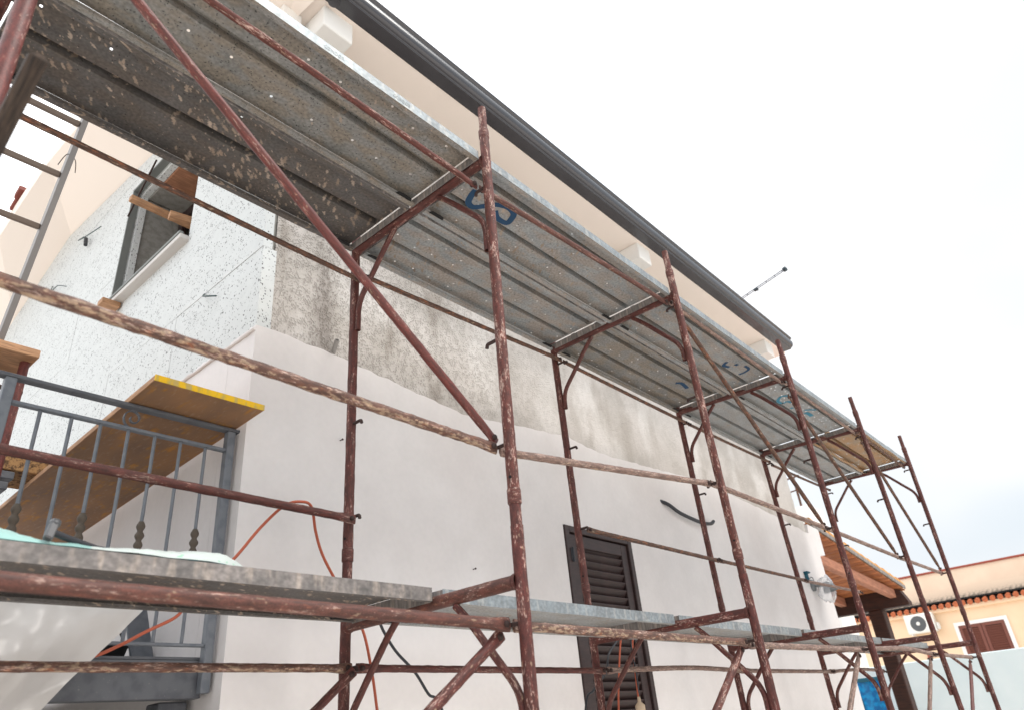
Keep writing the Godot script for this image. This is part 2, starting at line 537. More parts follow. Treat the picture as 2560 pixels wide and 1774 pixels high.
	for k in 5200:
		var x := r.randf() * w; var y := r.randf() * w
		if dn.get_noise_2d(x, y) < r.randf_range(-0.6, 0.35): continue
		var s := 1.0 + 5.0 * pow(r.randf(), 2.5)
		var g := r.randf_range(0.14, 0.4)
		blot(im, x, y, s, s * r.randf_range(0.45, 0.9), r.randf_range(0.8, 2.2), Color(g, g, g * 1.06), ns)
	M.eps = tri_mat(mat(Color.WHITE, 0.95, 0.0, tex(im)), 0.95)
	# timber
	M.timber = mat(Color.WHITE, 0.75, 0.0, wood_tex(301, Color8(192, 150, 114), Color8(170, 126, 92), 0.25))
	M.timber.uv1_scale = Vector3(1.5, 4.0, 1)
	M.lintel = mat(Color.WHITE, 0.8, 0.0, wood_tex(311, Color8(172, 122, 92), Color8(150, 104, 78), 0.2)); M.lintel.uv1_scale = Vector3(1.0, 3.0, 1)
	M.old_wood = mat(Color.WHITE, 0.9, 0.0, wood_tex(321, Color8(78, 63, 52), Color8(44, 36, 32), 0.5)); M.old_wood.uv1_scale = Vector3(3.0, 8.0, 1)
	M.porch_board = mat(Color.WHITE, 0.7, 0.0, wood_tex(331, Color8(196, 126, 76), Color8(166, 98, 56), 0.3)); M.porch_board.uv1_scale = Vector3(0.8, 5.0, 1)
	M.porch_board2 = mat(Color.WHITE, 0.7, 0.0, wood_tex(336, Color8(180, 110, 64), Color8(150, 88, 50), 0.3)); M.porch_board2.uv1_scale = Vector3(0.8, 5.0, 1)
	M.rafter = mat(Color.WHITE, 0.8, 0.0, wood_tex(341, Color8(188, 132, 104), Color8(160, 104, 80), 0.25)); M.rafter.uv1_scale = Vector3(0.7, 3.0, 1)
	M.beam = mat(Color.WHITE, 0.7, 0.0, wood_tex(351, Color8(74, 42, 30), Color8(52, 30, 24), 0.35)); M.beam.uv1_scale = Vector3(0.7, 3.0, 1)
	# shuttering panel underside: worn yellow varnish gone brown
	w = 1024; h = 256
	a = nz(w, h, 361, 0.012, 5, 3, 1); b = nz(w, h, 362, 0.05, 4, 6, 1); c = nz(w, h, 363, 0.02, 5); var d := nz(w, h, 364, 0.09, 4, 3, 1)
	M.formwork = mat(Color.WHITE, 0.75, 0.0, tex(rgb_image(w, h, func(k: int) -> Color:
		var q := Color8(160, 116, 76).lerp(Color8(122, 94, 74), a[k] / 255.0)
		q = q.lerp(Color8(186, 122, 40), sm(0.55, 0.85, b[k] / 255.0 * 0.5 + c[k] / 255.0 * 0.5) * 0.8)
		q = q.lerp(Color8(182, 164, 150), sm(0.6, 0.98, d[k] / 255.0) * 0.3)
		return q)))
	M.formwork.uv1_scale = Vector3(0.4, 1.6, 1)
	w = 512; h = 64
	a = nz(w, h, 371, 0.03, 4)
	M.yellow = mat(Color.WHITE, 0.6, 0.0, tex(rgb_image(w, h, func(k: int) -> Color:
		return Color8(240, 190, 20).lerp(Color8(196, 168, 96), sm(0.35, 0.8, a[k] / 255.0))))); M.yellow.uv1_scale = Vector3(1.2, 3, 1)
	w = 256; h = 256
	a = nz(w, h, 381, 0.03, 5); b = nz(w, h, 382, 0.1, 3)
	M.osb = tri_mat(mat(Color.WHITE, 0.9, 0.0, tex(rgb_image(w, h, func(k: int) -> Color:
		return Color8(170, 132, 88).lerp(Color8(84, 62, 44), sm(0.35, 0.75, a[k] / 255.0 * 0.6 + b[k] / 255.0 * 0.4))))), 3.0)
	# metalwork
	w = 256; h = 256
	a = nz(w, h, 391, 0.02, 5); b = nz(w, h, 392, 0.12, 4)
	var worn := func(c1: Color, c2: Color) -> ImageTexture:
		return tex(rgb_image(w, h, func(k: int) -> Color:
			var q := c1.lerp(c2, sm(0.3, 0.8, a[k] / 255.0))
			return q.lerp(Color8(176, 172, 168), sm(0.82, 0.95, b[k] / 255.0) * 0.4)))
	M.rail = tri_mat(mat(Color.WHITE, 0.5, 0.1, worn.call(Color8(116, 120, 126), Color8(102, 107, 115))), 2.5)
	M.rail_dark = tri_mat(mat(Color.WHITE, 0.6, 0.1, worn.call(Color8(97, 99, 104), Color8(84, 86, 92))), 2.0)
	M.knuckle = mat(Color8(92, 82, 72), 0.7, 0.2)
	M.ladder = mat(Color8(132, 128, 126), 0.55, 0.35, null, null)
	M.rung = mat(Color8(112, 98, 88), 0.75, 0.1)
	M.gutter = mat(Color8(33, 31, 39), 0.27, 0.0); M.gutter.metallic_specular = 0.95
	M.shutter = mat(Color.WHITE, 0.45, 0.0, wood_tex(401, Color8(62, 45, 43), Color8(50, 36, 36), 0.2)); M.shutter.uv1_scale = Vector3(1.2, 4.0, 1)
	M.frame_grey = mat(Color8(118, 122, 120), 0.6, 0.1)
	M.sill = tri_mat(mat(Color8(196, 192, 188), 0.6, 0.0, null, null), 1.0)
	M.terracotta = mat(Color8(122, 62, 52), 0.75)
	w = 256; h = 256
	a = nz(w, h, 411, 0.03, 4)
	M.tile = tri_mat(mat(Color.WHITE, 0.85, 0.0, tex(rgb_image(w, h, func(k: int) -> Color:
		return Color8(206, 118, 74).lerp(Color8(160, 84, 56), a[k] / 255.0)))), 1.2)
	M.tile_yellow = tri_mat(mat(Color.WHITE, 0.85, 0.0, tex(rgb_image(w, h, func(k: int) -> Color:
		return Color8(226, 172, 92).lerp(Color8(196, 140, 92), a[k] / 255.0)))), 1.2)
	M.orange_wall = tri_mat(mat(Color.WHITE, 0.92, 0.0, tex(rgb_image(w, h, func(k: int) -> Color:
		return Color8(242, 214, 182).lerp(Color8(236, 204, 170), a[k] / 255.0)))), 0.15)
	M.pale_orange = tri_mat(mat(Color.WHITE, 0.92, 0.0, tex(rgb_image(w, h, func(k: int) -> Color:
		return Color8(240, 216, 192).lerp(Color8(228, 200, 176), a[k] / 255.0)))), 0.15)
	b = nz(w, h, 412, 0.02, 5); c = nz(w, h, 413, 0.08, 4)
	M.algae = mat(Color.WHITE, 0.95, 0.0, tex(rgb_image(w, h, func(k: int) -> Color:
		var x := sm(0.42, 0.95, b[k] / 255.0 * 0.45 + c[k] / 255.0 * 0.25 + float(k / w) / h * 0.75 - 0.3)
		return Color8(234, 208, 184).lerp(Color8(76, 72, 66), x)))); M.algae.uv1_scale = Vector3(1.6, 1.0, 1)
	M.cap_red = mat(Color8(150, 70, 54), 0.8)
	M.blue_wall = tri_mat(mat(Color.WHITE, 0.92, 0.0, tex(rgb_image(w, h, func(k: int) -> Color:
		return Color8(216, 224, 224).lerp(Color8(206, 217, 218), a[k] / 255.0)))), 0.2)
	M.brown_shutter = mat(Color8(116, 66, 54), 0.6)
	M.trim = mat(Color8(240, 232, 228), 0.8)
	M.ac = mat(Color8(228, 226, 220), 0.5)
	M.grille = mat(Color8(84, 86, 88), 0.6)
	M.tarp_blue = tri_mat(mat(Color.WHITE, 0.45, 0.0, tex(rgb_image(w, h, func(k: int) -> Color:
		return Color8(0, 140, 198).lerp(Color8(6, 96, 156), sm(0.3, 0.7, b[k] / 255.0))))), 1.4)
	M.tarp_dark = mat(Color8(24, 86, 104), 0.6)
	# plastics and cables
	M.sheet = mat(Color8(188, 184, 181), 0.36); M.sheet.backlight_enabled = true; M.sheet.backlight = Color(0.5, 0.5, 0.5)
	M.bag = mat(Color.WHITE, 0.35, 0.0, bag_tex()); M.bag.backlight_enabled = true; M.bag.backlight = Color(0.35, 0.35, 0.35)
	M.clear_bag = mat(Color(0.95, 0.96, 0.98, 0.3), 0.1); M.clear_bag.transparency = BaseMaterial3D.TRANSPARENCY_ALPHA
	M.lamp = mat(Color8(120, 124, 126), 0.5, 0.2)
	M.orange_cable = mat(Color8(176, 88, 62), 0.6)
	M.black_cable = mat(Color8(42, 44, 50), 0.5)
	M.green_wire = mat(Color8(40, 66, 66), 0.5)
	M.plug = mat(Color8(206, 184, 158), 0.7)
	M.steel = mat(Color8(96, 96, 98), 0.5, 0.5)
	M.paint_blue = mat(Color8(30, 66, 98), 0.8)
	M.paint_teal = mat(Color8(62, 128, 152), 0.8)
	M.grey_pipe = mat(Color8(150, 146, 142), 0.6)
	M.antenna = mat(Color8(120, 130, 140), 0.5, 0.2)
	M.antenna_dark = mat(Color8(40, 58, 68), 0.6)
	# paving in front of the house
	w = 512; h = 512
	a = nz(w, h, 501, 0.01, 4); b = nz(w, h, 502, 0.15, 3)
	M.ground = tri_mat(mat(Color.WHITE, 0.95, 0.0, tex(rgb_image(w, h, func(k: int) -> Color:
		var e := 0.76 + 0.08 * a[k] / 255.0 + 0.08 * b[k] / 255.0
		return Color(e, e * 0.975, e * 0.945)))), 0.4)

func bag_tex() -> ImageTexture:
	var w := 512; var h := 256
	var a := nz(w, h, 601, 0.01, 3); var b := nz(w, h, 602, 0.03, 3)
	var im := rgb_image(w, h, func(k: int) -> Color:
		var u := float(k % w) / w; var v := float(k / w) / h
		var e := u + 0.25 * (a[k] / 255.0 - 0.5) + 0.12 * (v - 0.5)
		var c := Color8(168, 212, 206)
		if e > 0.46: c = Color8(214, 224, 220)
		if e > 0.86 and v > 0.25: c = Color8(140, 206, 212)
		if e > 0.94: c = Color8(214, 226, 224)
		if b[k] > 205 and u > 0.5: c = c.lerp(Color8(150, 212, 178), 0.7)
		return c)
	return tex(im)

# raw rendered beam above the new plaster, 7.5 m x 2.5 m: pitted mortar, lime smears, damp runs
func rough_concrete() -> StandardMaterial3D:
	var w := 2048; var h := 640
	var a := nz(w, h, 211, 0.006, 5)
	var b := nz(w, h, 212, 0.06, 5)
	var c := nz(w, h, 213, 0.21, 3)
	var s := nz(w, h, 214, 0.01, 5, 1, 5)
	var l := nz(w, h, 215, 0.006, 5, 1, 2)
	var hgt := PackedByteArray(); hgt.resize(w * h)
	var im := rgb_image(w, h, func(k: int) -> Color:
		var u := float(k % w) / w
		var v := float(k / w) / h
		var q := Color8(200, 194, 189).lerp(Color8(184, 178, 172), sm(0.25, 0.75, a[k] / 255.0))
		q = q.lerp(Color8(228, 225, 222), sm(0.5, 0.8, l[k] / 255.0) * 0.4)
		# damp run-down stains, strongest near the corner at the left
		var run := sm(0.5, 0.8, s[k] / 255.0) * sm(0.25, 0.6, a[k] / 255.0)
		q = q.lerp(Color8(134, 124, 114), run * (0.45 if u < 0.3 else 0.18))
		var st := sm(0.018, 0.0, absf(u - 0.042 + 0.012 * (s[k] / 255.0 - 0.5))) * sm(0.55, 0.85, v + 0.2 * (b[k] / 255.0 - 0.5))
		q = q.lerp(Color8(104, 96, 90), st * (0.25 + 0.6 * c[k] / 255.0))
		var pit := sm(0.51, 0.62, c[k] / 255.0 * 0.6 + b[k] / 255.0 * 0.4) * (1.0 - 0.72 * sm(0.12, 0.4, u))
		q = q.lerp(Color8(118, 110, 103), pit * 0.34)
		hgt[k] = int(clampf(190.0 - pit * 130.0 + (b[k] - 128) * 0.35, 0, 255))
		var e := 0.93 + 0.14 * c[k] / 255.0
		return Color(q.r * e, q.g * e, q.b * e))
	return mat(Color.WHITE, 0.95, 0.0, tex(im), bump(hgt, w, h, 3.5), 0.9)

# ------------------------------------------------------------------ the house
func gable_y(z: float) -> float:       # underside of the roof where it meets the gable wall
	if z > -5.24: return 5.94 + (-1.35 - z) * 0.118
	return 6.40 - (-5.24 - z) * 0.285

func build_house() -> void:
	var hs := thing("house", "white plastered house with raw concrete band and dark gutter behind the scaffold", "house", Vector3(3.5, 0, -5))
	# new white plaster below, with a torn upper edge
	var poly := PackedVector2Array([Vector2(SIDE, 0), Vector2(7.45, 0), Vector2(7.45, 3.225), Vector2(7.645, 3.25), Vector2(7.66, 3.58), Vector2(7.30, 3.60)])
	var edge := [[7.255, 3.474], [6.6, 3.53], [5.88, 3.574], [5.1, 3.61], [4.342, 3.626], [3.6, 3.575], [2.759, 3.533], [2.339, 3.575], [1.752, 3.513], [1.174, 3.452], [0.568, 3.505], [0.174, 3.54], [-0.168, 3.552], [-0.27, 3.555]]
	var ns := FastNoiseLite.new(); ns.seed = 9; ns.frequency = 5.0; ns.fractal_octaves = 4
	for k in edge.size() - 1:
		var a := Vector2(edge[k][0], edge[k][1]); var b := Vector2(edge[k + 1][0], edge[k + 1][1])
		var m := int(ceil(a.distance_to(b) / 0.03))
		for j in m:
			var p := a.lerp(b, float(j) / m)
			poly.append(p + Vector2(0, 0.013 * ns.get_noise_1d(p.x)))
	poly.append(Vector2(SIDE, 3.548))
	# the door opening is cut out
	var pieces := Geometry2D.clip_polygons(poly, PackedVector2Array([Vector2(2.125, -0.1), Vector2(3.0, -0.1), Vector2(3.0, 2.853), Vector2(2.125, 2.853)]))
	var mb := MB.new()
	for q in pieces: mb.prism(q, Vector3(0, 0, WALL - 0.25), Vector3.RIGHT, Vector3.UP, Vector3.BACK, 0.25)
	part(hs, "plaster_wall", mb, M.plaster)
	mb = MB.new()
	mb.lbox(2.125, 3.0, 0.0, 0.45, WALL - 0.24, WALL + 0.03, 0.006)
	part(hs, "door_step", mb, M.sill)
	# raw concrete band: a bumpy skin 2 cm behind the plaster
	mb = MB.new()
	var x0 := -0.275; var x1 := 7.09; var y0 := 3.36; var y1 := 5.95
	var nx := 240; var ny := 70
	var nb := FastNoiseLite.new(); nb.seed = 17; nb.frequency = 9.0; nb.fractal_octaves = 3
	for j in ny + 1:
		for i in nx + 1:
			var x := lerpf(x0, x1 + (0.16 if j < 8 else 0.0), float(i) / nx); var y := lerpf(y0, y1, float(j) / ny)
			var dz := 0.006 * nb.get_noise_2d(x, y) + 0.004 * nb.get_noise_2d(x * 3.0, y * 3.0)
			mb.vert(Vector3(x, y, WALL - 0.02 + dz), Vector3.BACK, Vector2((x - x0) / 7.5, 1.0 - (y - y0) / 2.6))
	for j in ny:
		for i in nx:
			var a := j * (nx + 1) + i
			mb.tri_i(a, a + 1, a + nx + 2); mb.tri_i(a, a + nx + 2, a + nx + 1)
	part(hs, "concrete_band", mb, M.render)
	mb = MB.new()
	mb.lbox(2.6, 7.09, 3.3, 5.94, -3.0, WALL - 0.034)
	mb.lbox(2.6, 7.08, 0, 5.9, -9.0, -3.0)
	mb.lbox(0.05, 2.6, 0, 5.9, -9.0, -3.62)
	mb.lbox(0.05, 2.6, 3.3, 5.94, -2.2, WALL - 0.034)
	mb.lbox(-0.27, 0.05, 3.6, 5.94, -2.2, WALL - 0.036)
	part(hs, "masonry_core", mb, M.cement)
	# small conduit stub left in the band, a line of mortar round it
	mb = MB.new()
	mb.tube([Vector3(0.145, 3.565, WALL - 0.03), Vector3(0.118, 3.612, WALL + 0.045)], 0.014, 12, 0.0, 0, 0, 0, true)
	part(hs, "pipe_stub", mb, M.grey_pipe)
	# gable side: plaster below, insulation boards above
	mb = MB.new()
	mb.lbox(SIDE, -0.27, 0.0, 3.515, -9.0, WALL - 0.252)
	part(hs, "side_wall", mb, M.plaster)
	mb = MB.new()
	var ragged := [Vector3(SIDE - 0.004, 3.523, WALL)]
	for k in 26: ragged.append(Vector3(SIDE - 0.004 + 0.006 * ns.get_noise_1d(k * 1.7), 3.523 + 0.008 * ns.get_noise_1d(k * 0.9 + 30.0), WALL - 0.05 - k * 0.2))
	mb.tube(ragged, 0.011, 8, 0.006, 3)
	part(hs, "mortar_bead", mb, M.plaster)
	for q in [[0.19, 3.03], [1.17, 2.44], [5.0, 3.42]]:        # nails left in the plaster
		mb = MB.new()
		mb.lathe(Vector3(q[0], q[1], WALL), Vector3.BACK, [Vector2(0.0028, 0.0), Vector2(0.0028, 0.02), Vector2(0.006, 0.021), Vector2(0.006, 0.024), Vector2(0.0, 0.025)], 8)
		part(hs, "nail", mb, M.iron)
	gable(hs)
	eaves(hs)
	door_shutter(hs)

func gable(hs: Node3D) -> void:
	var out := PackedVector2Array([Vector2(WALL, 3.535), Vector2(WALL, gable_y(WALL)), Vector2(-5.24, gable_y(-5.24)), Vector2(-9.0, gable_y(-9.0)), Vector2(-9.0, 3.535)])
	var hole := PackedVector2Array([Vector2(-3.45, 4.71), Vector2(-2.36, 4.71), Vector2(-2.36, 5.79), Vector2(-3.45, 5.79)])
	var r := RandomNumberGenerator.new(); r.seed = 12
	var y := 3.535
	var row := 0
	while y < 6.45:
		var hgt := 0.53 if row == 0 else 0.5
		var z := WALL + (0.0 if row % 2 == 0 else 0.45)
		while z > -9.0:
			var g := 0.0007
			var rect := PackedVector2Array([Vector2(z - 1.0 + g, y + g), Vector2(z - g, y + g), Vector2(z - g, y + hgt - g), Vector2(z - 1.0 + g, y + hgt - g)])
			var skin := SIDE + r.randf_range(-0.0015, 0.002)
			var t := (0.085 if row == 0 else 0.055) + (skin - SIDE) * -1.0
			for a in Geometry2D.intersect_polygons(rect, out):
				for b in Geometry2D.clip_polygons(a, hole):
					if b.size() < 3 or Geometry2D.is_polygon_clockwise(b): continue
					var mb := MB.new()
					mb.prism(b, Vector3(skin, 0, 0), Vector3.BACK, Vector3.UP, Vector3.RIGHT, t)
					part(hs, "insulation_board", mb, M.eps)
			z -= 1.0
		y += hgt
		row += 1
	# the wall the boards are glued to, with the window opening
	for q in [[WALL - 0.03, -2.36, 3.52, 5.94], [-2.36, -3.45, 3.52, 4.71], [-2.36, -3.45, 5.79, 6.02], [-3.45, -9.0, 3.52, 5.3]]:
		var mb := MB.new()
		mb.lbox(-0.299, -0.272, q[2], q[3], q[1], q[0])
		part(hs, "adhesive_coat", mb, M.cement)
	# window: deep dark opening, cement jamb, plank lintel, sheet edge strips, stone sill
	# behind it an empty room, open only here
	var win := MB.new()
	win.lbox(0.03, 2.55, 4.44, 4.5, -3.6, -2.22); win.lbox(0.03, 2.55, 5.84, 5.9, -3.6, -2.22)
	win.lbox(2.5, 2.55, 4.5, 5.84, -3.6, -2.22); win.lbox(0.03, 2.5, 4.5, 5.84, -3.6, -3.54); win.lbox(0.03, 2.5, 4.5, 5.84, -2.28, -2.22)
	part(hs, "room", win, M.cement)
	win = MB.new()
	win.lbox(-0.02, 0.025, 4.70, 5.80, -3.45, -3.38, 0.005)
	var wn := part(hs, "gable_window", win, M.shutter)
	var mb2 := MB.new()
	mb2.lbox(-0.30, 0.02, 4.70, 5.80, -3.50, -3.452); part(wn, "jamb", mb2, M.cement)
	mb2 = MB.new(); mb2.lbox(-0.30, 0.02, 4.70, 5.80, -2.358, -2.31); part(wn, "jamb", mb2, M.cement)
	mb2 = MB.new(); mb2.lbox(-0.352, -0.30, 4.72, 5.78, -3.452, -3.430, 0.002); part(wn, "board_edge", mb2, M.eps)
	mb2 = MB.new(); mb2.lbox(-0.352, -0.30, 5.768, 5.79, -3.43, -2.36, 0.002); part(wn, "board_edge", mb2, M.eps)
	mb2 = MB.new(); mb2.lbox(-0.298, 0.015, 5.755, 5.78, -3.20, -2.36, 0.003); part(wn, "lintel_board", mb2, M.lintel)
	mb2 = MB.new(); mb2.lbox(-0.298, 0.015, 5.76, 5.79, -3.43, -3.20, 0.003); part(wn, "lintel", mb2, M.cement)
	mb2 = MB.new(); mb2.lbox(-0.42, -0.362, 4.72, 5.80, -3.452, -3.438, 0.002); part(wn, "edge_strip", mb2, M.frame_grey)
	mb2 = MB.new(); mb2.lbox(-0.42, -0.362, 5.784, 5.80, -3.438, -2.42, 0.002); part(wn, "edge_strip", mb2, M.frame_grey)
	mb2 = MB.new(); mb2.lbox(-0.425, -0.05, 4.672, 4.71, -3.64, -2.345, 0.004); part(wn, "sill", mb2, M.sill)
	mb2 = MB.new(); mb2.lbox(-0.43, -0.40, 4.712, 4.735, -3.60, -2.355, 0.003); part(wn, "sill_strip", mb2, M.frame_grey)
	mb2 = MB.new(); mb2.lbox(-0.02, 0.025, 4.72, 5.75, -2.50, -2.362, 0.004); part(wn, "casing", mb2, M.shutter)
	mb2 = MB.new(); mb2.lbox(-0.02, 0.025, 5.66, 5.75, -3.379, -2.501, 0.004); part(wn, "casing", mb2, M.shutter)
	mb2 = MB.new(); mb2.lbox(-0.02, 0.025, 4.72, 4.80, -3.379, -2.501, 0.004); part(wn, "casing", mb2, M.shutter)

func eaves(hs: Node3D) -> void:
	# boxed eave along the front
	var mb := MB.new()
	mb.lbox(-0.82, 7.40, 5.95, 6.02, -1.40, -1.012)
	part(hs, "eave_soffit", mb, M.cream)
	for x in [-0.257, 3.60, 6.745]:
		mb = MB.new()
		mb.lbox(x, x + 0.235, 5.755, 5.948, WALL - 0.01, -1.04, 0.006)
		part(hs, "corbel", mb, M.white)
	mb = MB.new(); mb.lbox(-0.45, -0.31, 5.86, 5.948, -1.31, -1.22, 0.004)
	part(hs, "junction_box", mb, M.white)
	# verge on the gable side, its underside rising a little outwards
	mb = MB.new()
	var zs := [[-1.0, -1.0], [-1.35, -1.35], [-3.3, -2.9], [-5.24, -4.4], [-6.6, -5.6], [-9.0, -8.0]]
	for k in zs.size() - 1:
		var a: float = zs[k][0]; var b: float = zs[k + 1][0]
		var va := verge(zs[k][1]); var vb := verge(zs[k + 1][1])
		mb.mquad(Vector3(SIDE + 0.02, gable_y(a), a), Vector3(SIDE + 0.02, gable_y(b), b), Vector3(-0.86, vb.x, vb.y), Vector3(-0.86, va.x, va.y))
		mb.mquad(Vector3(-0.86, va.x, va.y), Vector3(-0.86, vb.x, vb.y), Vector3(-0.875, vb.x + 0.09, vb.y), Vector3(-0.875, va.x + 0.09, va.y))
	part(hs, "verge_soffit", mb, M.cream)
	# roof skin
	mb = MB.new()
	for e in [[-0.99, 6.085, -4.4, 6.54], [-4.4, 6.54, -9.2, 5.86]]:
		mb.mquad(Vector3(-0.83, e[1], e[0]), Vector3(7.42, e[1], e[0]), Vector3(7.42, e[3], e[2]), Vector3(-0.83, e[3], e[2]))
		mb.mquad(Vector3(-0.83, e[1] + 0.05, e[0]), Vector3(7.42, e[1] + 0.05, e[0]), Vector3(7.42, e[3] + 0.05, e[2]), Vector3(-0.83, e[3] + 0.05, e[2]))
		mb.mquad(Vector3(7.42, e[1], e[0]), Vector3(7.42, e[3], e[2]), Vector3(7.42, e[3] + 0.05, e[2]), Vector3(7.42, e[1] + 0.05, e[0]))
	part(hs, "roof", mb, M.tile)
	mb = MB.new()
	mb.bar(Vector3(-0.87, 6.525, -5.13), Vector3(-0.87, 6.48, -5.28), 0.06, 0.05, Vector3.UP, 0.006)
	mb.bar(Vector3(-0.875, 6.575, -5.02), Vector3(-0.875, 6.535, -5.14), 0.08, 0.07, Vector3.UP, 0.006)
	part(hs, "ridge_end_tile", mb, M.terracotta)
	# gutter: flat bottom, rolled lip, bulged front
	var prof := [Vector2(-1.012, 5.955), Vector2(-1.012, 5.948), Vector2(-0.908, 5.945), Vector2(-0.903, 5.947), Vector2(-0.901, 5.952), Vector2(-0.904, 5.957), Vector2(-0.899, 5.962)]
	for k in 13:
		var th := -PI * 0.45 + PI * 0.80 * k / 12.0
		prof.append(Vector2(-0.897 + 0.036 * cos(th), 6.022 + 0.058 * sin(th)))
	for q: Vector2 in [Vector2(-0.872, 6.082), Vector2(-0.864, 6.088), Vector2(-0.859, 6.098), Vector2(-0.860, 6.108), Vector2(-0.868, 6.112), Vector2(-0.876, 6.106)]: prof.append(q)
	mb = MB.new()
	var xa := -0.30; var xb := 7.33
	for s in [[xa, xb]]:
		var base := mb.v.size()
		for k in prof.size():
			var p: Vector2 = prof[k]
			var d: Vector2 = (prof[mini(k + 1, prof.size() - 1)] - prof[maxi(0, k - 1)]).normalized()
			var nn := Vector3(0, -d.x, d.y)
			for j in 41: mb.vert(Vector3(lerpf(s[0], s[1], j / 40.0), p.y + 0.0007 * sin(j * 0.9), p.x), nn, Vector2(j * 0.2, k * 0.02))
		for k in prof.size() - 1:
			for j in 40:
				var a := base + k * 41 + j
				mb.tri_i(a, a + 1, a + 42); mb.tri_i(a, a + 42, a + 41)
	mb.lbox(xa, xb, 5.96, 6.10, -1.02, -1.008)
	var gt := part(hs, "gutter", mb, M.gutter)
	for x in [xa, xb]:
		mb = MB.new()
		var pl := PackedVector2Array()
		for p: Vector2 in prof: pl.append(p)
		pl.append(Vector2(-1.012, 6.108))
		mb.prism(pl, Vector3(x - 0.003, 0, 0), Vector3.BACK, Vector3.UP, Vector3.RIGHT, 0.006)
		part(gt, "end_cap", mb, M.gutter)
	mb = MB.new()
	mb.tube([Vector3(-0.24, 5.955, -0.955), Vector3(-0.24, 5.90, -0.955)], 0.04, 20)
	part(gt, "outlet", mb, M.gutter)
	mb = MB.new(); mb.tube([Vector3(-0.50, 6.0, -0.965), Vector3(-0.30, 6.0, -0.965)], 0.035, 16)
	part(gt, "outlet", mb, M.gutter)

func verge(z: float) -> Vector2:      # (height, z) of the outer lower edge of the verge
	if z > -4.4: return Vector2(6.50 - (z + 4.4) * 0.11, z)
	return Vector2(6.50 - (-4.4 - z) * 0.14, z)

func louvre(parent: Node3D, mb_at: Transform3D, w: float, h: float, m: Material, pitch: float, slat_name := "slat") -> void:
	# one leaf: stiles, rails and slanted slats; local x across, y up, z out
	var st := 0.085 if w > 0.5 else 0.07
	for q in [[-w / 2, -w / 2 + st, 0.0, h], [w / 2 - st, w / 2, 0.0, h], [-w / 2 + st, w / 2 - st, 0.0, 0.1], [-w / 2 + st, w / 2 - st, h - 0.09, h]]:
		var mb := MB.new()
		mb.box(mb_at * Transform3D(Basis(), Vector3((q[0] + q[1]) / 2, (q[2] + q[3]) / 2, 0)), Vector3(q[1] - q[0], q[3] - q[2], 0.045), 0.005)
		part(parent, "stile" if q[3] - q[2] > 0.2 else "rail", mb, m)
	var y := 0.1 + pitch * 0.35
	while y < h - 0.09 + pitch * 0.2:
		var mb := MB.new()
		mb.box(mb_at * Transform3D(Basis(Vector3.RIGHT, 0.62), Vector3(0, y, -0.003)), Vector3(w - 2 * st - 0.002, pitch * 1.12, 0.011), 0.003)
		part(parent, slat_name, mb, m)
		y += pitch

func door_shutter(hs: Node3D) -> void:
	var mb := MB.new()
	var x0 := 2.13; var x1 := 2.995; var y0 := 0.452; var y1 := 2.85
	mb.lbox(x0, x0 + 0.05, y0, y1, WALL - 0.08, WALL + 0.012, 0.004)
	mb.lbox(x1 - 0.05, x1, y0, y1, WALL - 0.08, WALL + 0.012, 0.004)
	mb.lbox(x0 + 0.051, x1 - 0.051, y1 - 0.045, y1, WALL - 0.08, WALL + 0.011, 0.004)
	var sh := part(hs, "louvred_shutter", mb, M.shutter)
	sh.set_meta("label", "dark brown louvred shutter leaf in its frame")
	louvre(sh, Transform3D(Basis(), Vector3((x0 + x1) / 2, y0 + 0.01, WALL - 0.03)), x1 - x0 - 0.106, y1 - y0 - 0.062, M.shutter, 0.0575)
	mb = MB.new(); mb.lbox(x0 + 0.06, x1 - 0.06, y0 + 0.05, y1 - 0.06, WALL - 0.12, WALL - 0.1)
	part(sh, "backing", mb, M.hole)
	for y in [2.64, 1.0]:
		mb = MB.new()
		mb.lbox(x0 + 0.035, x0 + 0.065, y - 0.045, y + 0.045, WALL + 0.004, WALL + 0.02, 0.004)
		mb.tube([Vector3(x0 + 0.05, y - 0.05, WALL + 0.022), Vector3(x0 + 0.05, y + 0.05, WALL + 0.022)], 0.008, 8)
		part(sh, "hinge", mb, M.black_cable)

